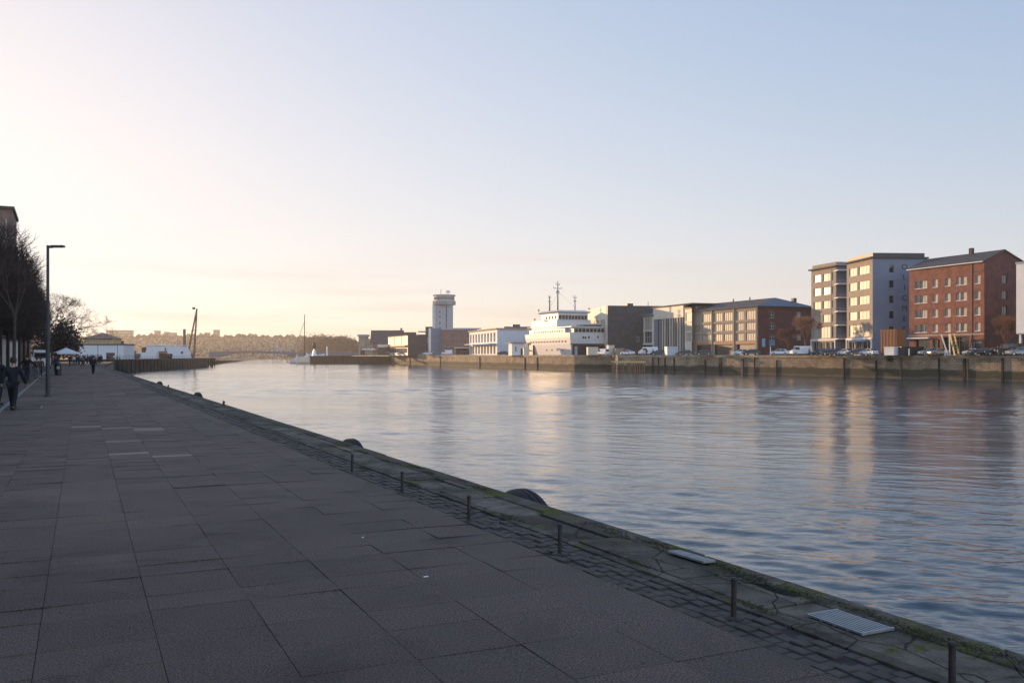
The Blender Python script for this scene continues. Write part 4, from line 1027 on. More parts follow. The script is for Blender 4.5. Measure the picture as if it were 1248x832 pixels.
crate('black_container', 1109, 183.5, 4.6, 2.2, 1.6, M['black_paint'], 'long low black container left of the red brick house', 'container', 4, ribs=8)
crate('ship_side_tank', 641, 290, 1.7, 1.4, 2.2, M['cream'], 'round cream tank at the left end of the ferry flank', 'tank', 10)
for i, (px, D, h) in enumerate(((1108,178,1.3),(939,212,2.0),(1152,175,1.0))):
    mb = MB(); mb.lathe([(.0,0),(.16,0),(.13,.15),(.11,h-.2),(.16,h-.1),(.14,h),(0,h+.03)],10)
    tag(mb.build('quay_bollard', M['render_white'], None, loc=(X(px,D),D,1.7)), ['white post in front of the long black container','tall cream post left of the white cars and bare trees','short white post below the yellow door frame'][i], 'post')
# wooden jetty
t = thing('wooden_jetty', 'sunlit timber jetty on thin piles below the dark part of the quay', 'jetty', (X(746.5,245),245,0))
Lj = X(787,245)-X(746.5,245)
mb = MB()
for i in range(int(Lj/.22)): mb.box(i*.22, i*.22+.2, 0, 4.6, -.05, .08)
mb.build('deck', M['wood_o'], t); MB().box(0,Lj,-.1,-.002,-.35,.12).build('edge_beam', M['yellow'], t)  # beam coloured yellow to stand in for the sunlit deck edge
for x in (.4, Lj-4.0, Lj-2.8, Lj-1.6, Lj-.3, 3, 4.6): 
    for y in (.2, 4.2): MB().tube((0,0,-4.5),(0,0,-.06),.14,.13,8).build('pile', M['wood'], t, loc=(x,y,0))
t2 = thing('timber_stack', 'small stack of orange timber lying on the jetty', 'timber', (X(777,247),247.5,.08))
for i in range(4): MB().box(-2,1.6,-.3,.3,0,.2).build('plank', M['wood_o'], t2, loc=(i*.15,(-.5,.2,-.3,.1)[i],.21*(i//2)))
# timber piles under the shaded quay, ladders and fender piles on the wall
def wall_at(px):
    k = (px-624)/F
    for a_, b_ in zip(FQ, FQ[1:]):
        d = (b_[0]-a_[0], b_[1]-a_[1]); s = (k*a_[1]-a_[0])/(d[0]-k*d[1]) if abs(d[0]-k*d[1]) > 1e-9 else -1
        if 0 <= s <= 1: return a_[0]+d[0]*s, a_[1]+d[1]*s, math.atan2(d[1], d[0])
for i, (px, w_, z1, m_) in enumerate([(878.5,.85,1.25,'wood_dk'),(905.5,.62,.9,'black_paint'),(860,.3,.6,'wood_dk'),(920,.16,1.2,'rust'),(947,.14,.6,'rust'),(1029,.2,1.1,'rust'),(1068.5,.32,.7,'wood_dk'),(1098.5,.26,1.3,'wood'),(1145,.24,1.2,'wood_dk'),(1176,.5,1.2,'wood_dk'),(1180,.16,.9,'wood'),(1222.5,.34,1.25,'wood_dk'),
      (796,.3,1.1,'wood_dk'),(803,.3,1.1,'wood_dk'),(811,.3,1.1,'wood_dk'),(822,.3,1.1,'wood_dk'),(655,.3,1.0,'rust'),(640,.2,1.0,'rust'),(585,.3,1.0,'rust'),(500,.5,1.0,'wood_dk'),(537,.4,1.2,'wood_dk')]):
    r_ = wall_at(px)
    if not r_: continue
    mb = MB(); mb.box(-w_/2, w_/2, .0, .28, -4.4, z1-.15); mb.box(-w_*.42, w_*.42, .03, .25, z1-.15, z1)
    o = mb.build('fender_pile', M[m_], None, loc=(r_[0],r_[1],0)); o.rotation_euler = (0,0,r_[2])
    o.location.x += -math.sin(r_[2])*.02; o.location.y += math.cos(r_[2])*.02
    where = {0:'widest dark timber fender on the wall below the long brick flats',1:'narrow black fender on the wall, right of the widest one',2:'thin timber below the fork of light and shade on the wall',3:'rusty strip on the wall below the near corner of the long flats',4:'short rusty strip on the wall below the white cars',5:'rusty strip on the wall below the pale pillar of the apartment block',
      6:'dark strip on the wall, left of the green bush',7:'brown strip on the wall, right of the green bush',8:'dark strip on the wall below the first shopfronts of the red brick house',9:'wide dark fender below the yellow staircase end',10:'thin brown strip touching the wide fender below the red brick house',11:'dark fender on the wall below the black van'}.get(i)
    tag(o, where or ({12:'dark pile in the shaded quay wall, nearest to the jetty',13:'second dark pile from the jetty in the shaded wall',14:'third dark pile from the jetty, left of the blue container',15:'fourth dark pile from the jetty, below the blue container',16:'rusty strip on the lit wall below the middle of the ferry',17:'thin rusty strip on the lit wall below the ferry bow end',18:'rusty strip on the lit wall below the white colonnade',19:'wide dark strip where the lit wall meets the dark pier',20:'dark strip on the lit wall below the control tower'}[i]), 'fender pile', 'piles under the shaded quay' if 12 <= i <= 15 else 'strips on the left far wall' if i > 15 else 'fenders and strips on the far quay wall')
# ================================================================== left side of the river
# building row along the promenade: local x = v (towards water), y = u
def row(name, label, u0, u1, v0, v1, H, m_):
    return thing(name, label, 'building', PV(u0, v0), UANG), u1-u0, v1-v0, H, m_
# arcade building: front face at v = -6.6 facing the promenade
t, Lu, Wv, H, m_ = row('arcade_building', 'low dark terrace behind the trees with white pilasters along its ground floor', -10, 168, -24, -6.8, 8.6, None)
mb = MB(); mb.box(0, Wv-.9, 0, Lu, 4.3, H); mb.build('wall', M['brick_char'], t)
MB().box(.2, Wv-1.4, .2, Lu-.2, -.2, 4.29).build('ground_floor', M['glass_d'], t)
MB().box(-.2, Wv-.6, -.2, Lu+.2, H, H+.35).build('roof', M['roof'], t)
MB().box(Wv-1.38, Wv, 0, Lu, 3.95, 4.28).build('fascia', M['concrete'], t)
for i in range(44):
    y = 1.5+i*4.05
    if y > Lu-1: break
    MB().box(-.3,.3,-.35,.35,-.02,3.94).build('pilaster', M['render_white'], t, loc=(Wv-.4, y, 0))
for i in range(43):
    y = 3.6+i*4.05
    if y > Lu-2: break
    mb = MB(); mb.box(-.05,.05,-1.1,1.1,0,1.6); mb.build('window', M['glass_g'], t, loc=(Wv-.9, y, 5.6))
# brown tower block at the left border and the lower block behind it
t = thing('brown_tower_block', 'tall dark brown block with grey glazed top floors at the left border', 'building', PV(171, -30), UANG)
Lx = 22.1; H = 25.7; Ly = 15
hs = [(Lx-4.8-i*5.4, Lx-1.5-i*5.4, z, z+2.2) for i in range(4) for z in (8.5,11.6,14.7,17.8,20.9)]
mb = MB(); wall_grid(mb, Lx, -.2, H, hs, .25, lambda s,z,d:(s,d,z)); mb.build('wall', M['brick_brown'], t)
for h in hs: window(t, 'front', lambda s,z,d:(s,d,z), h, M['frame_w'], M['glass_g'], 2, .45, .2)
hg = [(3+i*4, 4.6+i*4, z, z+2.0) for i in range(3) for z in (8.6,11.7,14.8,17.9,21.0)]
mb = MB(); wall_grid(mb, Ly, -.2, H, hg, .25, lambda s,z,d:(Lx-d,s,z)); mb.quad((0,0,-.2),(0,0,H),(0,Ly,H),(0,Ly,-.2)); mb.quad((0,Ly,-.2),(0,Ly,H),(Lx,Ly,H),(Lx,Ly,-.2)); mb.build('wall', M['brick_brown'], t)
for h in hg: window(t, 'gable', lambda s,z,d:(Lx-d,s,z), h, M['frame_d'], M['glass_d'], 1, 0, .2)
MB().box(-.3,Lx+.3,-.3,Ly+.3,H+.002,H+.5).build('roof', M['roof'], t)
MB().box(.3,Lx-.3,.4,Ly-.3,-.2,H-.05).build('interior', M['black_paint'], t)
MB().box(-.09,.09,-.14,-.003,8,H-1.6).build('downpipe', M['render_grey'], t, loc=(Lx-.9,0,0))
t = thing('brick_block', 'lower dark brick block between the tower block and the bare tree', 'building', PV(190, -30), UANG)
Lx = 23.0; H = 18.9; Ly = 42
MB().box(0, Lx, 0, Ly, -.2, H).build('wall', M['brick_brown'], t); MB().box(-.2,Lx+.2,-.2,Ly+.2,H+.002,H+.4).build('roof', M['roof'], t)
for z in (6,9.2,12.4,15.6):
    for i in range(4): MB().box(-.7,.7,-.05,-.003,0,1.7).build('window', M['glass_g'], t, loc=(Lx-3-i*5,0,z))
    for i in range(8): MB().box(.003,.05,-.6,.6,0,1.7).build('window', M['glass_g'], t, loc=(Lx,3+i*5,z))

# ------------------------------------------------------------------ trees
def branch_tree(seed, h, spread, levels, twigs, r0, m_, trunk_h, upright=.5, twig_len=.6, twig_r=.008, box=None):
    """bare tree: returns trunk mesh, crown mesh"""
    r = random.Random(seed); tr = MB(); cr = MB()
    def rec(p, d, L, rad, lv):
        n = 3 if lv < 2 else 2; q = p
        for i in range(n):
            d = (d+Vector((r.gauss(0,.13), r.gauss(0,.13), r.gauss(0,.08)+.04*upright))).normalized()
            e = q+d*(L/n)
            if box and lv > 1 and not (abs(e.x) < box[0] and abs(e.y) < box[1] and box[2] < e.z < box[3]): return
            (cr if lv else cr).tube(q, e, rad*(1-.3*i/n), rad*(1-.3*(i+1)/n), 5 if lv < 2 else 3, False); q = e
            if lv >= levels-1:
                for _ in range(twigs):
                    td = (d+Vector((r.gauss(0,.8), r.gauss(0,.8), r.gauss(.2,.6)))).normalized(); tl = twig_len*r.uniform(.4,1.2)
                    a_ = q; b_ = q+td*tl; w_ = td.orthogonal().normalized()*twig_r
                    cr.face([a_-w_, a_+w_, b_]); td2 = (td+Vector((r.gauss(0,.5), r.gauss(0,.5), r.gauss(0,.5)))).normalized()
                    m2 = a_+(b_-a_)*.5; cr.face([m2-w_*.7, m2+w_*.7, m2+td2*tl*.6])
        if lv < levels:
            for k in range(r.choice([2,3,3]) if lv < 2 else r.choice([2,2,3])):
                dd = (d*1.0+Vector((r.gauss(0,spread), r.gauss(0,spread), r.gauss(.1,.35)))).normalized()
                rec(q, dd, L*r.uniform(.62,.86), rad*.62, lv+1)
    tr.tube((0,0,-.15), (0,0,trunk_h*.5), r0*1.25, r0, 10, False); tr.tube((0,0,trunk_h*.5), (r.gauss(0,.04),0,trunk_h), r0, r0*.9, 10, False)
    for k in range(5): 
        a_ = k*2*math.pi/5+r.uniform(-.4,.4)
        rec(Vector((0,0,trunk_h-.1)), Vector((math.cos(a_)*spread, math.sin(a_)*spread, .9)).normalized(), (h-trunk_h)*.34, r0*.55, 0)
    return tr.mesh('trunk', m_), cr.mesh('crown', m_)
def tree_thing(meshes, loc, rz, label, group=None, sc=1, nm='bare_tree'):
    t = thing(nm, label, 'tree', loc, rz, group)
    for me, n_n in zip(meshes, ('trunk','crown')):
        o = bpy.data.objects.new(n_n, me); C.objects.link(o); o.parent = t
    t.scale = (sc,)*3 if not isinstance(sc, tuple) else sc
    return t
# clipped, very twiggy trees of the promenade avenue
def clipped_crown(seed, wx, wy, z0, z1, n, m_):
    r = random.Random(seed); tr = MB(); cr = MB()
    tr.tube((0,0,-.15), (0,0,z0+1.2), .15, .11, 8, False)
    for k in range(9):
        a_ = k*.7; e = (math.cos(a_)*wx*.35*r.uniform(.6,1.3), math.sin(a_)*wy*.35*r.uniform(.6,1.3), z1-r.uniform(1.2,2.6)); cr.tube((0,0,z0+.3+k*.05), e, .07, .02, 4, False)
    for _ in range(n):
        # ragged rounded block
        while True:
            p = Vector((r.uniform(-1,1), r.uniform(-1,1), r.uniform(-1,1)))
            if abs(p.x)**3+abs(p.y)**3+abs(p.z)**3 < 1+r.uniform(-.35,.25): break
        c = Vector((p.x*wx/2, p.y*wy/2, (z0+z1)/2+p.z*(z1-z0)/2))
        d = (Vector((p.x*.5, p.y*.5, .55))+Vector((r.gauss(0,.5), r.gauss(0,.5), r.gauss(0,.4)))).normalized()
        L_ = r.uniform(.35,.95); w_ = d.orthogonal().normalized()*r.uniform(.010,.024)
        cr.face([c-w_, c+w_, c+d*L_]); d2 = (d+Vector((r.gauss(0,.6), r.gauss(0,.6), r.gauss(0,.6)))).normalized(); cr.face([c+d*L_*.3-w_, c+d*L_*.3+w_, c+d*L_*.3+d2*L_*.8])
    return tr.mesh('trunk', m_), cr.mesh('crown', m_)
cl = [clipped_crown(s, 5.4, 6.6, 3.7, 9.6, 5200, M['bark_dark']) for s in (1,2,3)]
av = [(64,1),(71,2),(78,1),(88,0),(98,2),(109,1),(121,0),(134,2)]
for i, (u, k) in enumerate(av):
    v = -4.4 if i else -4.6
    lab = ['nearest clipped avenue tree, cut by the left picture border','second clipped avenue tree from the near end, at the left border','third clipped avenue tree from the near end of the row','fourth clipped avenue tree, behind the walker in the puffy jacket','fifth clipped avenue tree from the near end of the row','fourth clipped avenue tree from the far end of the row','third clipped avenue tree from the far end of the row','second clipped avenue tree from the far end of the row','farthest clipped avenue tree, beside the white canopy'][min(i,8)]
    tree_thing(cl[k], PV(u, v), UANG+rnd.uniform(-.2,.2), lab, 'clipped trees of the promenade avenue', (1,1,[.97,1.03,.92][k]*(1.0 if u < 90 else .95)), 'avenue_tree')
bt = branch_tree(21, 13.8, .75, 5, 5, .24, M['bark_dark'], 3.6, twig_len=.9, twig_r=.014)
bt2 = branch_tree(22, 12.5, .6, 5, 4, .22, M['bark_dark'], 3.4, twig_len=.9, twig_r=.013)
tree_thing(bt, PV(190, -2.4), .4, 'spreading bare tree lit from behind, rightmost over the promenade behind the lamp', None, .98)
tree_thing(bt2, PV(150, -8.5), 1.4, 'tall bare tree whose top branches show right of the brown tower block', None, .85)
# slim young tree in the grate by the walking person
yt = branch_tree(31, 5.6, .13, 2, 3, .05, M['bark'], 3.2, twig_len=.5, twig_r=.006)
tree_thing(yt, (X(17.5,31.6), 31.6, 0), 0, 'slim young tree standing in the square iron grate', None, 1, 'young_tree')
t = thing('tree_grate', 'dark square iron grate set in the paving around the slim young tree', 'grate', (X(17.5,31.5), 31.5, .0), UANG)
mb = MB()
for i in range(13): 
    x = -.78+i*.13
    if abs(x) < .1: mb.box(x-.03,x+.03,-.8,-.15,.0,.012); mb.box(x-.03,x+.03,.15,.8,.0,.012)
    else: mb.box(x-.03,x+.03,-.8,.8,.0,.012)
mb.build('grid', M['rust'], t)
mb = MB(); mb.box(-.86,.86,-.86,-.8,-.0,.02); mb.box(-.86,.86,.8,.86,-.0,.02); mb.box(-.86,-.8,-.8,.8,0,.02); mb.box(.8,.86,-.8,.8,0,.02); mb.build('frame', M['steel'], t)
# dense dark trees beyond, leading down to the white pavilion
def leaf_tree(seed, w_, h_, n, m_, leaf=.35, z0=.8, flat=1.0):
    r = random.Random(seed); tr = MB(); cr = MB(); tr.tube((0,0,-.2),(0,0,h_*.55), w_*.04, w_*.02, 7, False)
    blobs = [(r.uniform(-.28,.28)*w_, r.uniform(-.28,.28)*w_, z0+(h_-z0)*r.uniform(.25,.78), w_*r.uniform(.16,.27)) for _ in range(11)]
    for b_ in blobs: tr.tube((0,0,h_*.3), b_[:3], w_*.012, w_*.005, 4, False)
    for _ in range(n):
        b_ = r.choice(blobs); d = Vector((r.gauss(0,1), r.gauss(0,1), r.gauss(0,1))).normalized(); q = b_[3]*r.uniform(.35,1.05)
        c = Vector(b_[:3])+d*q*Vector((1,1,flat)).length/1.73; nn = Vector((r.gauss(0,1), r.gauss(0,1), r.gauss(0,1))).normalized(); u_ = nn.orthogonal().normalized(); v_ = nn.cross(u_); L_ = leaf*r.uniform(.5,1.2)
        cr.face([c-u_*L_, c-v_*L_*.5, c+u_*L_, c+v_*L_*.5])
    return tr.mesh('trunk', M['bark']), cr.mesh('crown', m_)
lt = leaf_tree(41, 12, 11, 3500, M['bark'], .32)
tree_thing(lt, PV(205,-1.5), 0, 'bushy dark tree behind the white canopy, nearest of two', None, (1.0,1.0,.95), 'bushy_tree')
tree_thing(lt, PV(235,-2.0), 1, 'bushy tree left of the white walled pavilion, farthest of two', None, (1.1,1.1,.8), 'bushy_tree')
# bare trees on the far quay
ft = branch_tree(51, 7.5, .3, 4, 9, .13, M['bark_red'], 1.9, twig_len=.8, twig_r=.022)
ft2 = branch_tree(52, 9.5, .28, 4, 9, .15, M['bark_red'], 2.4, twig_len=.9, twig_r=.024)
tree_thing(ft, (X(960.5,222),222,1.7), 0, 'smaller reddish bare tree in front of the dark red end wall', None, .85)
tree_thing(ft2, (X(981,216),216,1.7), 1, 'taller reddish bare tree at the corner of the sand coloured apartment block', None, .95)
tree_thing(ft, (X(1225.5,172),172,1.7), 2, 'brown bare tree in front of the dark gable at the right end', None, (.85,.85,.95))
# bush growing out of the wall
def wall_px(px, f=0):
    r_ = wall_at(px); return r_
mbx = MB(); rb = random.Random(8); r_ = wall_at(1086)
for _ in range(900):
    d = Vector((rb.gauss(0,1), rb.gauss(0,.6), rb.gauss(0,.75)))*.42; c = d; n1 = Vector((rb.gauss(0,1), rb.gauss(0,1), rb.gauss(0,1))).normalized(); u_ = n1.orthogonal().normalized(); v_ = n1.cross(u_); L_ = rb.uniform(.06,.16)
    mbx.face([c-u_*L_, c-v_*L_*.5, c+u_*L_, c+v_*L_*.5])
t = thing('wall_bush', 'green bush growing from the far quay wall below the timber cabin', 'bush', (r_[0]-.3, r_[1]-.2, 1.15))
mbx.build('foliage', M['leaf_g'], t); MB().tube((.4,.4,-.5),(0,0,.2),.05,.03,6).build('stem', M['bark'], t)

# ------------------------------------------------------------------ street furniture of the promenade
Dl = 40.3; zl = 6.68
t = thing('street_lamp', 'tall dark street lamp with a flat horizontal head on the promenade', 'street lamp', (X(58.3,Dl), Dl, 0), 0)
MB().tube((0,0,-.05),(0,0,.05),.17,.17,16).build('base_plate', M['steel'], t); MB().tube((0,0,.05),(0,0,3.4),.095,.088,14).tube((0,0,3.4),(0,0,zl),.066,.058,14).build('pole', M['steel'], t)
MB().box(-.04,.22,-.05,.05,zl-.12,zl-.02).build('arm', M['steel'], t)
mb = MB(); mb.mat(0).box(.15,.72,-.13,.13,zl-.09,zl+.0); o = mb.build('lamp_head', M['steel'], t, bevel=.02); MB().box(.2,.66,-.09,.09,zl-.1,zl-.092).build('lens', M['lamp'], o)
MB().box(-.03,.03,-.105,-.09,.5,1.0).build('access_door', M['frame_d'], t)
Db = 82
t = thing('litter_bin', 'black round topped litter bin standing beyond the street lamp', 'bin', (X(71,Db), Db, 0), UANG)
MB().lathe([(0,-.02),(.27,-.02),(.29,.05),(.29,.85)],20).build('body', M['black_paint'], t, smooth=False); MB().lathe([(.30,.86),(.31,.95),(.25,1.12),(.1,1.2),(0,1.21)],20).build('hood', M['black_paint'], t)
MB().box(-.13,.13,-.32,-.28,.55,.8).build('label_plate', M['render_grey'], t)
# short steel stakes along the edge
post = None
for i, (px, py) in enumerate([(1160.5,849),(894,752),(682.5,675),(571.5,634),(490,600),(429,575)]):
    D = 2053/(py-HY) if i else 4.98; x = X(px, D)
    lab = ['steel stake nearest the camera, cut by the lower picture edge','steel stake beside the mossy hollow left of the pale grating','steel stake on the round rusty foot between the pale slab and the big tyre','steel stake just in front of the nearest tyre','steel stake second from the far end of the row','farthest steel stake, below the second tyre'][i]
    if post is None:
        post = thing('steel_stake', lab, 'post', (x, D, 0), .2, 'short steel stakes along the quay edge')
        mb = MB(); mb.tube((0,0,-.05),(0,0,.272),.021,.019,12); mb.build('rod', M['rust'], post, smooth=False)
        mb = MB(); mb.lathe([(0,.285),(.018,.282),(.024,.272),(.024,.262),(.02,.258)],12); mb.build('cap', M['rust'], post)
        mb = MB(); mb.lathe([(.0,.012),(.055,.011),(.075,.004),(.08,-.02)],14); mb.build('foot_plate', M['rust'], post)
    else:
        o = dup(post, (x, D, 0), .3*i, lab); o.rotation_euler = (R([0,1,-.8,.6,0,1][i]), R([0,.5,.3,-1,1,0][i]), .3*i)
# big tyres hung on the quay wall
tl = ['nearest and largest black tyre peeking over the mossy quay edge','second black tyre over the quay edge, beyond the farthest stake','third black tyre over the quay edge, well beyond the stakes','farthest black tyre over the quay edge']
ty = None
for i, u in enumerate((10.8,18.9,44,63)):
    loc = PV(u, 5.28, [-.92,-.92,-.86,-.86][i])
    if ty is None:
        ty = thing('tyre_fender', tl[0], 'tyre', loc, UANG, 'tyres hung on the near quay wall')
        prof = [(.42,.03),(.55,.0),(.74,.02),(.80,.08),(.815,.11),(.79,.12),(.79,.14),(.82,.15),(.82,.19),(.79,.2),(.79,.22),(.82,.23),(.82,.27),(.79,.28),(.79,.3),(.80,.32),(.74,.38),(.55,.40),(.42,.37),(.40,.2),(.42,.03)]
        MB().lathe([(r_, h_) for r_, h_ in prof], 48, axis='x').build('tread', M['rubber'], ty, smooth=True)
        for s in (-.3,.3): MB().tube((.1,s,.5),(-.06,s*.8,.72),.014,.014,6).build('chain', M['rust'], ty)
        ty.scale = (.9,1.2,1.2)
    else: dup(ty, loc, UANG, tl[i], scale=(.9,1.2,1.2))
# mooring cleats further on
cl0 = None
for i, (px, py) in enumerate(((271,494.5),(209,472.5),(163,458.5))):
    D = 2053/(py-HY); u, v = to_uv(X(px,D), D); loc = PV(u, 5.12, .02)
    lab = ['small iron mooring cleat between the tyres, nearest of three','small iron mooring cleat beyond the farthest tyre, middle of three','farthest small iron mooring cleat near the bend of the quay'][i]
    if cl0 is None:
        cl0 = thing('mooring_cleat', lab, 'cleat', loc, UANG, 'mooring cleats on the near coping'); cl0.scale = (.6,)*3
        MB().tube((0,0,0),(0,0,.22),.07,.06,10).build('stem', M['rust'], cl0); MB().tube((0,-.26,.22),(0,.26,.22),.05,.05,8).build('horn', M['rust'], cl0); MB().box(-.13,.13,-.18,.18,-.01,.02).build('base_plate', M['rust'], cl0)
    else: dup(cl0, loc, UANG, lab, scale=.6)
# pale grating
t = thing('drain_grating', 'pale galvanised grating set in the worn concrete between the two nearest stakes', 'grating', PV(4.60, 4.835, .009), UANG)
galv = mat('galvanised_steel', (.3,.31,.32), .45, .1, 8, metal=.35)
mb = MB()
for i in range(9): mb.box(-.13+i*.0325-.0085, -.13+i*.0325+.0085, -.235, .235, .0, .014)
mb.build('bars', galv, t)
mb = MB(); mb.box(-.148,.148,-.25,-.236,-.0,.018); mb.box(-.148,.148,.236,.25,-.0,.018)
for y in (-.12,0,.12): mb.box(-.146,.146,y-.006,y+.006,-.004,.009)
mb.build('frame', galv, t); MB().box(-.15,.15,-.25,.25,-.015,-.004).build('pit', M['black_paint'], t)
# pale loose slab on the coping
D = 2053/(684-HY); u, v = to_uv(X(842,D), D)
o = MB().box(-.07,.07,-.25,.25,0,.022).build('loose_slab', mat('pale_cast_stone', (.24,.23,.22), .8, .15, 12, bump=.002), None, loc=PV(u, v, .036), bevel=.006); o.rotation_euler = (0,R(2),UANG+.05); tag(o, 'pale loose slab lying on the mossy coping above the second stake', 'slab')
# litter
for i, (px, py, s_) in enumerate(((519,703,.022),(442,655,.010))):
    D = 2053/(py-HY); mb = MB(); mb.face([(-s_,-.01,0),(s_,-.012,.004),(s_*.8,.012,.007),(-s_*.8,.01,.002)])
    o = mb.build('litter_scrap', M['white_paint'], None, loc=(X(px,D),D,.004)); o.rotation_euler = (0,0,.3*i); o.modifiers.new('t','SOLIDIFY').thickness = .002
    tag(o, ['larger pale scrap of litter on the slabs','tiny pale scrap of litter on the slabs, farther one'][i], 'litter')
# dark earth filling a broken hollow in the concrete
mb = MB(); re_ = random.Random(19); u, v = to_uv(X(945,7.08), 7.08); ring = []
for k in range(18):
    a_ = 2*math.pi*k/18; q = 1+re_.uniform(-.3,.3); ring.append((math.cos(a_)*.055*q, math.sin(a_)*.24*q))
for k in range(18):
    a_, b_ = ring[k], ring[(k+1) % 18]
    mb.face([(a_[0],a_[1],.0),(b_[0],b_[1],.0),(b_[0]*.55,b_[1]*.55,.012+.006*(k%3))]); mb.face([(a_[0],a_[1],.0),(b_[0]*.55,b_[1]*.55,.012+.006*(k%3)),(a_[0]*.55,a_[1]*.55,.012+.006*((k-1)%3))]); mb.face([(a_[0]*.55,a_[1]*.55,.012+.006*((k-1)%3)),(b_[0]*.55,b_[1]*.55,.012+.006*(k%3)),(0,0,.02)])
o = mb.build('earth_patch', mat('dark_earth', (.012,.010,.008), .95, .4, 30, bump=.006, bscale=60), None, loc=PV(u, v, .02)); o.rotation_euler = (0,0,UANG); tag(o, 'dark earth filling a hollow in the concrete near the pale grating', 'earth', kind='stuff')
# moss and grass tufts on the coping
mb = MB(); rg = random.Random(77)
cen = [(4.75,5.1),(5.3,5.05),(5.6,4.98),(6.0,5.08),(6.4,5.1),(6.9,5.0),(7.3,5.12),(7.8,5.0),(4.2,5.05),(3.8,5.1),(8.2,5.1),(12.5,4.95),(13.2,5.05),(14,5.1),(15,4.95),(6.7,4.52),(5.2,4.5),(9.2,4.5),(11.4,5.1),(16.5,5.0),(18,5.1),(12.2,4.4),(14.3,4.35)]
for cu_, cv_ in cen:
    for _ in range(300):
        u = cu_+rg.gauss(0,.16); v = cv_+rg.gauss(0,.035); 
        if v > 5.24: continue
        h_ = rg.uniform(.003,.013); x, y, _z = PV(u, v); a_ = rg.uniform(0,6.3); dx, dy = math.cos(a_)*.008, math.sin(a_)*.008; lx, ly = rg.gauss(0,.008), rg.gauss(0,.008)
        z0_ = .018 if v < 5 else .022
        mb.face([(x-dx,y-dy,z0_),(x+dx,y+dy,z0_),(x+lx,y+ly,z0_+h_)])
o = mb.build('moss_tufts', mat('moss', (.035,.036,.010), .9, .4, 6, col2=(.10,.092,.026)), None); tag(o, 'green moss and short grass tufts along the worn quay edge', 'moss', kind='stuff')

# ------------------------------------------------------------------ white canopy, van, pavilion
t = thing('market_canopy', 'white pitched canopy stall left of the walkers', 'canopy', (X(80.5,165),165,0), UANG+.2)
mb = MB(); mb.face([(-1.8,-1.6,2.2),(1.8,-1.6,2.2),(0,0,3.1)]); mb.face([(1.8,-1.6,2.2),(1.8,1.6,2.2),(0,0,3.1)]); mb.face([(1.8,1.6,2.2),(-1.8,1.6,2.2),(0,0,3.1)]); mb.face([(-1.8,1.6,2.2),(-1.8,-1.6,2.2),(0,0,3.1)])
mb.box(-1.8,1.8,-1.62,-1.58,1.95,2.2); mb.build('canopy', M['pvc'], t)
for x in (-1.7,1.7):
    for y in (-1.5,1.5): MB().tube((0,0,0),(0,0,2.2),.04).build('leg', M['steel'], t, loc=(x,y,0))
MB().box(-1.5,1.5,-.5,.5,.75,.82).build('table', M['wood_dk'], t)
o = put(van, 51, 118, 25, W_, 'white van parked between the avenue trees on the left', z=0, group='', sc=1.1)
del o['group']
t = thing('white_pavilion', 'white walled pavilion with glazed lantern and brown pyramid roof where the promenade ends', 'building', (X(93.6,262),262,0), R(4))
Lp = 13.1
MB().box(0,Lp,0,9,-.2,4.6).build('wall', M['pvc'], t); MB().box(-.15,Lp+.2,-.15,9.2,4.603,4.95).build('roof_edge', M['frame_d'], t)
for x in (Lp*.45,Lp*.87): MB().box(-.06,.06,-.05,-.003,0,4.5).build('downpipe', M['frame_d'], t, loc=(x,0,0))
mb = MB(); wall_grid(mb, Lp*.62, 4.95, 6.5, [(i*.8+.1, i*.8+.72, 5.1, 6.35) for i in range(10)], .15, lambda s,z,d:(1.6+s,1.0+d,z)); mb.quad((1.6+Lp*.62,1,4.95),(1.6+Lp*.62,8,4.95),(1.6+Lp*.62,8,6.5),(1.6+Lp*.62,1,6.5)); mb.quad((1.6,1,4.95),(1.6,1,6.5),(1.6,8,6.5),(1.6,8,4.95)); mb.build('lantern_wall', M['yellow'], t)
MB().box(1.8,1.6+Lp*.6,1.2,1.25,5,6.4).build('lantern_glazing', M['curtain'], t)
mb = MB(); a0, a1, cx = 1.1, 2.1+Lp*.62, 1.6+Lp*.31
mb.face([(a0,.5,6.5),(a1,.5,6.5),(cx,4.5,8.3)]); mb.face([(a1,.5,6.5),(a1,8.5,6.5),(cx,4.5,8.3)]); mb.face([(a1,8.5,6.5),(a0,8.5,6.5),(cx,4.5,8.3)]); mb.face([(a0,8.5,6.5),(a0,.5,6.5),(cx,4.5,8.3)]); mb.face([(a0,.5,6.5),(a0,8.5,6.5),(a1,8.5,6.5),(a1,.5,6.5)]); mb.build('roof', M['brick_brown'], t)
MB().box(-.3,.3,-.3,.3,0,.9).build('roof_vent', M['frame_d'], t, loc=(Lp-.8,1.5,4.953)); MB().box(-1.2,1.2,-.06,-.003,0,2.4).build('door', M['frame_d'], t, loc=(Lp*.72,0,0))

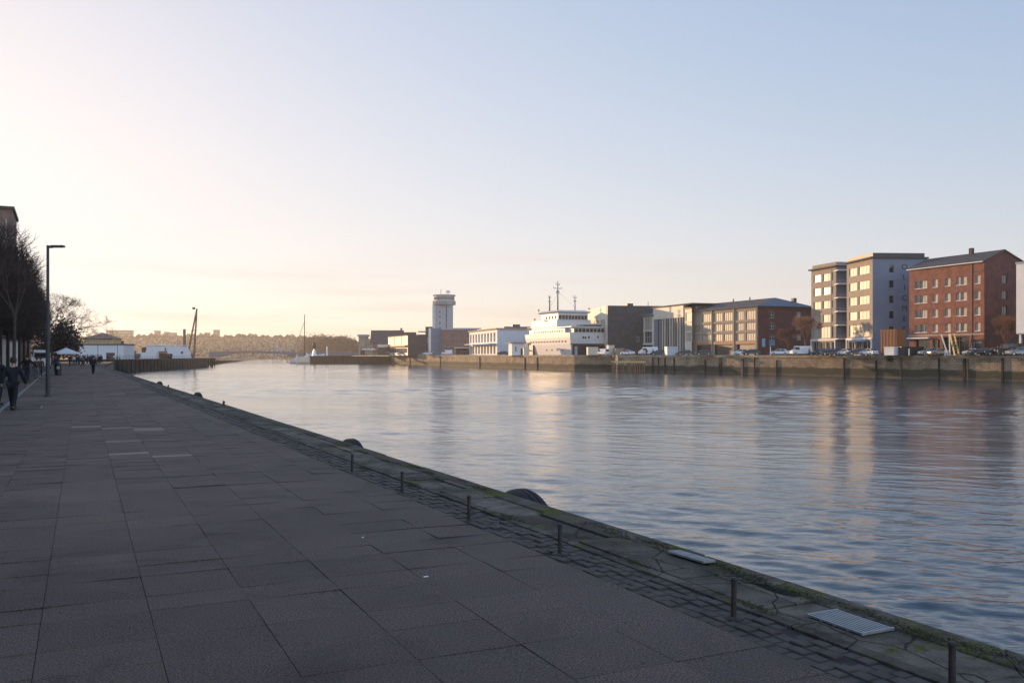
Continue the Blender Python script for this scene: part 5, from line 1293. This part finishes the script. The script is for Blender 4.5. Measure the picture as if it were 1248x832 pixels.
# ------------------------------------------------------------------ pier on the left bank
pier = [(-104,238),(-121,371),(-133,373),(-119,232)]
t = thing('timber_pier', 'long dark timber faced pier ending in open piles on the left bank', 'pier', (-104,238,0))
q = [(x+104, y-238) for x, y in pier]
mb = MB(); mb.prism([q[0],q[1],q[2],q[3]][::1], .15, .55); mb.build('deck', M['wood_dk'], t)
mb = MB(); mb.prism([(q[0][0],q[0][1]-3),(q[0][0]-15.2,q[0][1]+119),(q[0][0]-15.2-10,q[0][1]+119),(q[3][0],q[3][1]-3)], -4.5, .14); mb.build('bulkhead', M['wood_dk'], t)
for k in range(34):
    f = k/33; x = q[0][0]*(1-f)+q[1][0]*f; y = q[0][1]*(1-f)+q[1][1]*f
    MB().tube((0,0,-4.5),(0,0,.5),.2,.18,7).build('pile', M['wood_dk'], t, loc=(x-.1,y,0))
for k in range(6): MB().tube((0,0,-4.5),(0,0,.2),.25,.25,7).build('pile', M['wood_dk'], t, loc=(q[1][0]-1-k*2.2,q[1][1]-.8+.2*k,0))
mb = MB()
for k in range(45): f = k/44; mb.tube((q[0][0]*(1-f)+q[1][0]*f-.4, q[1][1]*f, .5), (q[0][0]*(1-f)+q[1][0]*f-.4, q[1][1]*f, 1.5), .035, .035, 4, False)
mb.tube((-.4,0,1.5),(q[1][0]-.4,q[1][1],1.5),.03,.03,4); mb.tube((-.4,0,1.05),(q[1][0]-.4,q[1][1],1.05),.03,.03,4); mb.build('railing', M['steel'], t)

def boat_hull(L_, B_, H_, m_, parent, name='hull'):
    mb = MB(); st = []
    secs = [(-.5,.75,0),(-.3,1,0),(.1,1,.02),(.35,.75,.08),(.5,.04,.22)]
    for s, w_, sh in secs:
        y = s*L_; st.append([(-B_/2*w_, y, H_*(1+sh*1.6)), (-B_/2*w_*.85, y, H_*.35), (-B_/2*w_*.3, y, 0), (B_/2*w_*.3, y, 0), (B_/2*w_*.85, y, H_*.35), (B_/2*w_, y, H_*(1+sh*1.6))])
    for r_ in st: mb.v += r_
    for i in range(4):
        for k in range(5): mb.f.append((i*6+k, i*6+k+1, (i+1)*6+k+1, (i+1)*6+k)); mb.m.append(0)
        mb.f.append((i*6+5, i*6, (i+1)*6, (i+1)*6+5)); mb.m.append(0)
    mb.f.append((0,1,2,3,4,5)); mb.f.append((24,29,28,27,26,25)); mb.m += [0,0]
    return mb.build(name, m_, parent)
# large white work boat shed on the pier: long boxy white boat hall
t = thing('boat_house', 'long pale blue white flat roofed boat house on the pier', 'boat house', (X(176,330),330,.5), R(1))
Lb = X(225,330)-X(176,330)
mb = MB(); n = [(0,0),(Lb,0),(Lb,8),(0,8)]; mb.v = [(x,y,-.2) for x,y in n]+[(.8,.3,4.6),(Lb-1.4,.3,4.3),(Lb-1.4,7.7,4.3),(.8,7.7,4.6)]; mb.f = [(0,1,5,4),(1,2,6,5),(2,3,7,6),(3,0,4,7),(4,5,6,7)]; mb.m = [0]*5
mb.build('wall', M['hull_blue'], t); MB().box(.4,Lb-1,0,8,4.603,4.85).build('roof', M['render_white'], t)
MB().box(Lb*.5,Lb*.53,-.03,.25,.5,3.8).build('door', M['glass_g'], t); MB().lathe([(0,-.05),(.5,-.04),(.5,0)],14,o=(Lb*.93,.0,2.2),axis='y').build('round_window', M['glass_d'], t)
for i in range(3): MB().tube((0,0,0),(0,0,[1.0,.7,2.2][i]),.05).build('aerial', M['steel'], t, loc=(Lb*(.45+.14*i),4,4.85))
MB().box(-1.4,-.02,1,7,-.2,4.0).build('rusty_annexe', M['rust'], t)
crate('white_tank', 181, 312, 6.2, 2.5, 2.0, M['pvc'], 'low white box in front of the long boat house on the pier', 'tank', 2, z=.5, ribs=0)
# open boats laid up, brown
for i, (px, D, rz, m_, lab) in enumerate(((157,300,80,'wood','brown wooden boat with raised bow laid up left of the boat house'),(196,316,95,'wood_dk','dark open boat in front of the boat house'),(150,290,70,'rust','rusty boat hull laid up right of the white pavilion'))):
    t = thing('laid_up_boat', lab, 'boat', (X(px,D),D,.55), R(rz)); boat_hull(7.5,2.4,1.6,M[m_],t); MB().box(-.8,.8,-2,.6,1.5,2.5).build('cabin', M['wood'], t, loc=(0,0,0)); MB().box(-1.3,1.3,-.1,.1,-.15,.4).build('cradle', M['wood_dk'], t)
# sheer legs: three tall spars meeting at the top
t = thing('sheer_legs', 'tall tripod of brown spars meeting at the top at the end of the pier', 'crane', (X(236,350),350,.5))
ap_ = (X(240,350)-X(236,350), 0, Z(376,350)-.5)
for px, dy in ((228,0),(233,3),(237.6,-1)): MB().tube((X(px,350)-X(236,350),dy,-.1), ap_, .42,.26,7).build('spar', M['wood'], t)
MB().box(-.4,.5,-.3,.3,ap_[2]-.3,ap_[2]+.5).build('head_block', M['wood_dk'], t); MB().tube((X(233,350)-X(236,350),0,10.4),(1.0,0,10.9),.12,.12,5).build('cross_brace', M['wood'], t)
for k, dx in enumerate((-1.0,1.4)): MB().tube((dx,1,0),ap_,.03,.03,4).build('rope', M['wood_dk'], t)
o = MB().tube((0,0,-5),(0,0,Z(401,352)),.55,.5,12).build('mooring_pile', M['wood'], None, loc=(X(224.7,352),352,0)); tag(o, 'thick single upright post between the boat house and the spar tripod', 'post')
crate('winch_house', 232, 352, 3, 2, 1.5, M['frame_d'], 'dark winch box at the foot of the spar tripod', 'winch', 0, z=.5)

# ------------------------------------------------------------------ middle pier, barge, sailing mast
t = thing('dark_breakwater', 'low dark timber pier running left from the far quay', 'pier', (X(377,487),487,0))
Lq = X(479,487)-X(377,487)
MB().box(0,Lq,0,9,-4.5,.95).build('bulkhead', M['wood_dk'], t)
mb = MB(); mb.face([(0,-.3,.96),(Lq,-.3,.96),(Lq,9,.96),(0,9,.96)]); mb.box(0,Lq*.5,-.3,-.003,.3,1.25); mb.build('deck', M['wood_dk'], t)
for k in range(30): MB().tube((0,0,-4.5),(0,0,1.2),.22,.2,6).build('pile', M['wood_dk'], t, loc=(k*Lq/29,-.25,0))
t = thing('moored_barge', 'cream sunlit barge with sunlight painted yellow on its bow moored at the left end of the dark pier', 'barge', (X(369,480),480,-3.3), R(90))
boat_hull(7.2,3.4,3.6,M['cream'],t); MB().box(-1.4,1.4,-3.4,-1.0,3.4,4.6).build('cabin', M['cream'], t); MB().box(-.3,.3,2.6,3.2,3.9,5.6).build('bow_post', M['yellow'], t)  # yellow on the bow post stands in for sunlight
t = thing('sailing_boat', 'moored sailing boat with a single tall mast and one sloping stay', 'sailing boat', (X(366,493),493,-3.25), R(-92))
boat_hull(11,3.2,2.2,M['hull_blue'],t); MB().box(-1.1,1.1,-2.6,2.2,2.1,3.6).build('cabin', M['hull_blue'], t)
mh = Z(383,493)+3.25; MB().tube((0,2.3,2.0),(0,2.3,mh),.3,.17,8).build('mast', M['wood_dk'], t); MB().tube((0,2.3,mh*.86),(0,-4.6,4.2),.13,.13,4).build('stay', M['steel'], t); MB().tube((0,2.1,4.6),(0,-3.4,5.2),.1,.09,6).build('boom', M['wood'], t)
for dz in (.86,.94): MB().tube((-.6,2.3,mh*dz),(.6,2.3,mh*dz),.05,.05,4).build('spreader', M['steel'], t)
o = None
for i, (px, lab, m_) in enumerate(((381,'pale blue motor boat lying by the left end of the dark pier','hull_blue'),(392,'blue white motor boat right of the dark statue on the pier','white_paint'))):
    t = thing('motor_boat', lab, 'boat', (X(px,500),500,-3.2), R(80)); boat_hull(7.5,2.8,4.6 if i == 0 else 4.2,M[m_],t); MB().box(-.9,.9,-1.5,1.2,4.2,6.0-.5*i).build('wheelhouse', M['hull_blue'], t); MB().box(-.92,.92,.0,.9,5.0,5.4).build('window', M['glass_d'], t)
t = thing('channel_marker', 'dark rounded marker on a white tapering stand at the pier', 'marker', (X(383,488),488,.95))
mb = MB(); mb.lathe([(1.3,0),(.6,3.2),(.25,4.2)],8); mb.build('stand', M['white_paint'], t); mb = MB(); mb.lathe([(0,3.9),(.8,4.3),(1.1,5.6),(.9,7.0),(.4,7.6),(0,7.7)],12); mb.build('head', M['black_paint'], t)
o = MB().lathe([(.5,0),(.45,5),(.38,5.2),(0,5.3)],12).build('light_column', M['white_paint'], None, loc=(X(398.5,492),492,.96)); tag(o, 'plain white cylinder standing on the dark pier', 'column')

# ------------------------------------------------------------------ arched bridge
t = thing('arched_bridge', 'low blue grey bridge with one flat arch crossing the river', 'bridge', (X(255,640),640,0), R(0))
Lx = X(441,640)-X(255,640); x1 = X(362,640)-X(255,640)
def dz(x): return 3.1+.9*math.sin(math.pi*min(1,max(0,(x+8)/(x1+16)))) if x < x1+8 else 3.1
mb = MB(); n = 40
top = [(Lx*i/n, dz(Lx*i/n)+.3) for i in range(n+1)]
bot = []
for i in range(n+1):
    x = Lx*i/n; f = (x-3)/(x1-3)
    bot.append((x, dz(x)-1.1-(2.9*(2*f-1)**4 if 0 < f < 1 else 2.9) if x <= x1+1 else dz(x)-1.9))
for y in (0, 9): mb.v += [(x, y, z) for x, z in top]+[(x, y, z) for x, z in bot]
m2 = n+1
for i in range(n):
    for o_, fl in ((0,0),(2*m2,1)):
        f = (o_+i, o_+i+1, o_+m2+i+1, o_+m2+i); mb.f.append(f if fl else f[::-1]); mb.m.append(0)
    mb.f.append((i, i+1, 2*m2+i+1, 2*m2+i)); mb.f.append((m2+i+1, m2+i, 3*m2+i, 3*m2+i+1)); mb.m += [0,0]
M['bridge'] = mat('blue_grey_girder', (.07,.09,.13), .6, .1, .3)
mb.build('span', M['bridge'], t)
mb = MB()
for i in range(90): x = Lx*i/89; mb.box(x-.06,x+.06,-.06,.02,dz(x),dz(x)+1.15)
for i in range(n): mb.tube((top[i][0],0,top[i][1]+1.1),(top[i+1][0],0,top[i+1][1]+1.1),.07,.07,4,False)
mb.build('railing', M['bridge'], t)
for x in (0.5, x1+3, x1+24): MB().box(-1.5,1.5,.5,8.5,-5,2.0).build('abutment', M['concrete'], t, loc=(x,0,0))
# white sail like masts beyond the bridge
sl = None
for i, (px, h_, ln) in enumerate(((320,6.0,3.6),(330.5,8.5,1.5),(335,9.5,2.4),(343,8.0,-2.2),(348,8.5,1.4),(353,9,-1.0))):
    o = thing('white_sail_canopy', ['leftmost short leaning white sail shape beyond the bridge','second white sail shape from the left beyond the bridge','tallest white sail shape of the left cluster beyond the bridge','white sail shape leaning left, middle of the row beyond the bridge','fifth white sail shape from the left beyond the bridge','rightmost white sail shape beyond the bridge'][i], 'sail', (X(px,720),720,-1.2), 0, 'white sail shapes beyond the bridge')
    mb = MB(); mb.v = [(0,0,2),(1.5,.3,2.2),(ln+1.6,0,h_*.7+3),(ln,.3,h_*.7+2.7),(.75,.9,3)]; mb.f = [(0,1,2,3),(0,4,2,3),(1,4,2)]; mb.m = [0]*3
    mb.build('sail', M['render_grey'], o); MB().tube((.7,0,-2),(ln+1,0,h_*.7+3.4),.14,.08,5).build('spar', M['steel'], o)
# lamp posts on the bridge
for i, px in enumerate((300,333)):
    t = thing('bridge_lamp', ['slanting dark mast on the left half of the bridge','dark mast standing on the middle of the bridge'][i], 'mast', (X(px,640),640.5,3.9)); MB().tube((0,0,-.3),([0,0][i],0,[4,5][i]),.14,.1,6).build('pole', M['steel'], t); MB().box(-.6,.6,-.1,.1,[4,5][i],[4.2,5.3][i]).build('head', M['steel'], t)

# ------------------------------------------------------------------ far bank, hills, distant buildings and wood
def hill_h(x, y):
    # silhouette rows seen from the camera
    ridge = 1500
    px = 624+F*x/ridge if y > 100 else 0
    hmax = 32 if px < 330 else 32-(px-330)*.05
    if px > 430: hmax = 24-(px-430)*.16
    if px < 60: hmax = 30
    hmax = max(hmax, 1.0)
    f = min(1, max(0, (y-835)/(ridge-835))); f = f*f*(3-2*f)
    return -2.2+hmax*f
mb = MB(); nx_, ny_ = 90, 26; gx = [-2200+i*3000/nx_ for i in range(nx_+1)]; gy = [832+j*(2300-832)/ny_ for j in range(ny_+1)]
rh = random.Random(4)
for j in range(ny_+1):
    for i in range(nx_+1): mb.v.append((gx[i], gy[j], hill_h(gx[i]*1500/max(gy[j],1500), gy[j])+(rh.uniform(-.6,.6) if j > 1 else 0)-(3 if j == 0 else 0)))
for j in range(ny_):
    for i in range(nx_): a_ = j*(nx_+1)+i; mb.f.append((a_, a_+1, a_+nx_+2, a_+nx_+1)); mb.m.append(0)
mb.build('hills', mat('hill_ground', (.10,.09,.05), .9, .3, .01), None, kind='structure')
# wood covering the slope: one mass of leaf clumps
mb = MB()
for _ in range(24000):
    y = rh.uniform(880,1520); 
    if rh.random() < .45: y = rh.uniform(1430,1520)
    px = rh.uniform(20,560); x = X(px, y); z = hill_h(x*1500/max(y,1500), y)+rh.random()**1.6*(3.4+1.6*math.sin(px*.11)+1.6*math.sin(px*.41+1)+1.2*math.sin(px*.83))
    n1 = Vector((rh.gauss(0,1), rh.gauss(0,1), rh.gauss(0,1))).normalized(); u_ = n1.orthogonal().normalized(); v_ = n1.cross(u_); L_ = rh.uniform(.8,1.9); c = Vector((x,y,z))
    mb.face([c-u_*L_, c-v_*L_*.7, c+u_*L_, c+v_*L_*.7])
tag(mb.build('hillside_wood', M['leaf_far'], None), 'hazy wooded slope behind the bridge', 'wood', kind='stuff')
# distant blocks on the ridge
far_b = [(129,141,403,'hazy square block on the ridge, left of the notch'),(144,158.5,403,'hazy square block on the ridge, right of the notch'),(188,192,403.5,'slim hazy tower on the ridge above the boat house'),(200,203,405,'small hazy tower above the boat house, right of the slim one'),(205,212,406,'low hazy block above the right half of the boat house'),(249,253,406,'low hazy house on the ridge right of the spar tripod'),(260,264.5,402.5,'tallest hazy tower on the ridge right of the spar tripod')]
for i, (a0, a1, yt_, lab) in enumerate(far_b):
    D = 1480; t = thing('distant_block', lab, 'building', (X(a0,D),D,20), 0, 'distant blocks on the ridge'); w0 = X(a1,D)-X(a0,D); H = Z(yt_,D)-20
    MB().box(0,w0,0,14,-2,H).build('wall', M['render_sand'], t); MB().box(-.3,w0+.3,-.3,14.3,H+.01,H+1.0).build('roof', M['roof'], t)
    for z in range(2, int(H)-2, 4): MB().box(1,w0-1,-.1,-.01,0,1.6).build('window_band', M['glass_g'], t, loc=(0,0,z))
# rounded trees between the bridge and the ochre house
lt2 = leaf_tree(61, 26, 20, 2600, M['leaf_far'], .8, 1)
lt3 = leaf_tree(62, 22, 17, 2200, M['leaf_far'], .8, 1)
for i, (px, D, yt_, k) in enumerate(((381,820,407,0),(393,800,407,0),(403,780,411,1),(413,770,410.5,0),(424,760,415.5,1),(433,770,415,0),(371,860,409,1),(360,860,411,0),(442,760,417,1))):
    H = Z(yt_,D)-.2; tree_thing((lt2,lt3)[k], (X(px,D),D+60,-.6), i, ['round hazy tree above the wheelhouse of the pale blue motor boat','tallest round hazy tree, just right of the dark marker head','round hazy tree above the plain white cylinder','round hazy tree between the white cylinder and the ochre house','small round hazy tree second left of the ochre house','round hazy tree right beside the ochre house','round hazy tree right of the sailing boat mast','round hazy tree directly behind the sailing boat mast','low round hazy tree hidden partly by the ochre house'][i], 'round trees beyond the bridge', (H*1.1/((20,17)[k]*.93),)*3, 'round_tree')
mb = MB(); mb.face([(-330,700,.0),(-96,700,.0),(-60,1000,.0),(-500,1000,.0)]); mb.build('far_bank', mat('bank_earth', (.14,.11,.07), .9, .3, .05), kind='structure') if 0 else None
# ------------------------------------------------------------------ people
def skin_mesh(name, joints, edges, m_, sub=1):
    me = bpy.data.meshes.new(name+'_s'); me.from_pydata([j[:3] for j in joints], edges, []); o = bpy.data.objects.new(name+'_s', me); C.objects.link(o)
    sk = o.modifiers.new('s', 'SKIN'); 
    for v, j in zip(me.skin_vertices[0].data, joints): v.radius = (j[3], j[4] if len(j) > 4 else j[3])
    me.skin_vertices[0].data[0].use_root = True
    sb = o.modifiers.new('b', 'SUBSURF'); sb.levels = sub; sb.render_levels = sub
    bpy.context.view_layer.update(); dg = bpy.context.evaluated_depsgraph_get()
    out = bpy.data.meshes.new_from_object(o.evaluated_get(dg)); out.name = name; bpy.data.objects.remove(o)
    out.materials.clear(); out.materials.append(m_)
    for p in out.polygons: p.use_smooth = True
    return out
def person_meshes(stride, armswing, lean=0, armout=.0, skirt=False):
    """figure 1.72 m tall facing +y; stride in metres"""
    hipz = .90-.10*abs(stride); s = stride
    def leg(sx, fy):
        ky = fy*.45+.05; return [(sx*.09,0,hipz), (sx*.10,ky,hipz-.42), (sx*.10,fy,.08), (sx*.105,fy+.13,.045)]
    L, Rr = leg(-1, s*.5), leg(1, -s*.5)
    sh = 1.40-.06*abs(s); ly = lean
    def arm(sx, sw): return [(sx*.19,ly,sh), (sx*(.25+armout),ly+sw*.35-.02,sh-.28), (sx*(.27+armout*1.4),ly+sw*.9+.08,sh-.52), (sx*(.27+armout*1.5),ly+sw+.12,sh-.61)]
    A, B = arm(-1, -armswing), arm(1, armswing)
    J = [(0,0,hipz+.03,.13,.10),(0,ly*.5,hipz+.25,.125,.095),(0,ly,sh-.08,.15,.105),(0,ly+.01,sh+.08,.055),(0,ly+.03,sh+.16,.07,.08),(0,ly+.04,sh+.27,.075,.09)]
    E = [(0,1),(1,2),(2,3),(3,4),(4,5)]
    def chain(pts, rs, root):
        prev = root
        for p, r_ in zip(pts, rs): J.append((*p, r_)); E.append((prev, len(J)-1)); prev = len(J)-1
    chain(L, (.085,.058,.042,.035), 0); chain(Rr, (.085,.058,.042,.035), 0); chain(A, (.055,.042,.032,.03), 2); chain(B, (.055,.042,.032,.03), 2)
    body = skin_mesh('body', J, E, M['skin'], 1)
    # jacket
    J = [(0,0,hipz-.06,.175,.14),(0,ly*.5,hipz+.25,.165,.135),(0,ly,sh-.06,.18,.135),(0,ly+.01,sh+.05,.085)]; E = [(0,1),(1,2),(2,3)]
    chain(A[:3], (.085,.07,.055), 2); chain(B[:3], (.085,.07,.055), 2)
    jac = skin_mesh('jacket', J, E, M['cloth_k'], 1)
    J = [(0,0,hipz+.03,.15,.12)]; E = []
    chain(L[:3], (.105,.08,.065), 0); chain(Rr[:3], (.105,.08,.065), 0); trs = skin_mesh('trousers', J, E, M['cloth_n'], 1)
    mb = MB()
    shoes = []
    for pts in (L, Rr): x, y = pts[3][0], pts[2][1]; shoes.append(MB().box(x-.05,x+.05,y-.09,y+.19,0,.09).mesh('shoe', M['black_paint']))
    mb = MB(); hz = sh+.27; mb.lathe([(.085,-.10),(.105,-.03),(.10,.05),(.07,.10),(0,.12)],12,o=(0,ly+.015,hz+.02)); hair = mb.mesh('hair', M['hair'])
    return {'body':body,'jacket':jac,'trousers':trs,'shoe':shoes[0],'shoe.b':shoes[1],'hair':hair}
V = [person_meshes(.55,.18), person_meshes(.30,.1,.03), person_meshes(.05,.0), person_meshes(.6,.2,.05,.04), person_meshes(.2,-.05,.0,.25)]
def person(px, D, h, rz, var, label, jac='cloth_k', tr='cloth_n', hair='hair', group=None, z=0, bag=None):
    t = thing('person', label, 'person', (X(px,D), D, z), R(rz), group); t.scale = (h/1.74,)*3
    for n_n, me in V[var].items():
        m_ = {'jacket': M[jac], 'trousers': M[tr], 'hair': M[hair]}.get(n_n)
        if m_ and me.materials[0] is not m_:
            key = (me.name, m_.name)
            if key not in _pc: _pc[key] = me.copy(); _pc[key].materials[0] = m_
            me = _pc[key]
        o = bpy.data.objects.new(n_n.split('.')[0], me); C.objects.link(o); o.parent = t
    return t
_pc = {}
GP = 'people walking on the promenade'
person(15.5, 30.6, 1.76, 12, 3, 'person in a long black coat walking away beside the iron tree grate, arms held out', 'cloth_k', 'cloth_k', group=GP)
person(-3, 33.5, 1.78, -5, 4, 'person in black at the left border with one elbow bent into view', 'cloth_k', 'cloth_k', group=GP)
person(33, 64, 1.80, 10, 4, 'broad person in a puffy black jacket and blue trousers beyond the nearest walker', 'cloth_k', 'cloth_n', group=GP)
person(45, 70, 1.65, 30, 0, 'person in a brown coat and pale trousers between the avenue trees and the lamp', 'cloth_b', 'cloth_g', group=GP)
person(49.5, 76, 1.60, 200, 1, 'person in brown with blue trousers just left of the lamp pole', 'cloth_b', 'cloth_n', group=GP)
person(113.5, 87.5, 1.72, 5, 1, 'person dressed all in black walking alone in the middle of the promenade', 'cloth_k', 'cloth_k', group=GP)
person(100.5, 145, 1.75, -35, 0, 'person in a grey jacket striding ahead of the crowd', 'cloth_g', 'cloth_k', group=GP)
person(85, 150, 1.80, 0, 1, 'person in dark clothes standing at the right corner of the white canopy', 'cloth_k', 'cloth_k', group=GP)
person(68, 100, 1.72, 180, 2, 'person in a navy jacket standing behind the litter bin', 'cloth_n', 'cloth_n', group=GP)
rp = random.Random(12)
desc = {'cloth_k':'black','cloth_n':'navy','cloth_b':'brown','cloth_g':'grey','cloth_w':'white'}
spots = [(90,165,'cloth_w'),(93,172,'cloth_k'),(96,160,'cloth_n'),(95,185,'cloth_b'),(98.5,190,'cloth_w'),(102,178,'cloth_k'),(104.5,200,'cloth_g'),(106.5,186,'cloth_k'),(109,205,'cloth_n'),(110.5,180,'cloth_b'),(113,215,'cloth_k'),(116,170,'cloth_g'),(118,195,'cloth_w'),(120.5,185,'cloth_k'),(122.5,205,'cloth_b'),(88,178,'cloth_k'),(91.5,200,'cloth_b'),(97,212,'cloth_k'),(100,222,'cloth_n'),(103.5,230,'cloth_k'),(107.5,225,'cloth_b'),(111.5,235,'cloth_w'),(114.5,232,'cloth_k'),(119,228,'cloth_n'),(124,225,'cloth_k'),(131,250,'cloth_k'),(134,252,'cloth_n'),(139,250,'cloth_w'),(143,248,'cloth_g'),(146,252,'cloth_w')]
for i, (px, D, jc) in enumerate(spots):
    if px < 125: lab = 'person in %s jacket in the distant crowd before the white pavilion' % desc[jc]
    else: lab = 'tiny person in %s jacket right of the crowd, by the pavilion wall' % desc[jc]
    person(px, D, rp.uniform(1.6,1.85), rp.uniform(0,360), rp.randrange(3), lab, jc, rp.choice(['cloth_k','cloth_n']), group='crowd in %s before the pavilion' % desc[jc] if px < 125 else 'people in %s by the pavilion wall' % desc[jc])
person(986.5, 201, 1.75, 20, 2, 'person with fair hair and yellow top beside the white van on the far quay', 'cloth_y', 'cloth_n', hair='cloth_y', z=1.75+.0, group='people on the far quay')
person(1216, 170, 1.85, 60, 2, 'person in a mustard jacket beside the black van at the right end', 'cloth_y', 'cloth_k', z=1.7, group='people on the far quay')
person(1220.5, 165.6, 1.8, 90, 2, 'person in a grey top in front of the black van at the right end', 'cloth_g', 'cloth_n', z=1.7, group='people on the far quay')
person(788, 254, 1.8, 0, 2, 'person in black before the sunlit white van above the jetty', 'cloth_k', 'cloth_k', z=1.7, group='people on the far quay')
person(796, 253.5, 1.75, 120, 1, 'person in brown before the sunlit white van above the jetty', 'cloth_b', 'cloth_k', z=1.7, group='people on the far quay')
person(761, 262, 1.9, 0, 2, 'person in black between the tan crate and the small white car', 'cloth_k', 'cloth_k', z=1.7, group='people on the far quay')
for i, (px, D, jc) in enumerate(((505,450,'cloth_w'),(512,445,'cloth_w'),(467,466,'cloth_k'),(473,462,'cloth_w'),(480,460,'cloth_k'),(461,466,'cloth_g'),(528,415,'cloth_w'),(566,372,'cloth_g'),(571,366,'cloth_k'))):
    person(px, D, 1.9, i*50, 2, ['small figure in %s on the far quay between the tower and the sheds','small figure in %s on the quay below the white colonnade'][px > 550] % desc[jc], jc, 'cloth_k', z=1.7, group='small figures in %s on the far quay' % desc[jc] if px < 550 else None)

# ------------------------------------------------------------------ river air
mb = MB(); mb.box(-2300, 900, -60, 2350, -6, 70)
o = mb.build('haze', None if 0 else [], None); o['kind'] = 'stuff'; o['label'] = 'thin sunlit haze over the river and the far hills'; o['category'] = 'haze'
m = bpy.data.materials.new('haze_air'); m.use_nodes = True; t_ = m.node_tree; t_.nodes.clear()
ou = t_.nodes.new('ShaderNodeOutputMaterial'); pv = t_.nodes.new('ShaderNodeVolumePrincipled'); pv.inputs['Density'].default_value = .00018; pv.inputs['Anisotropy'].default_value = .5; pv.inputs['Color'].default_value = (.95,.88,.80,1)
t_.links.new(pv.outputs[0], ou.inputs['Volume']); o.data.materials.append(m)
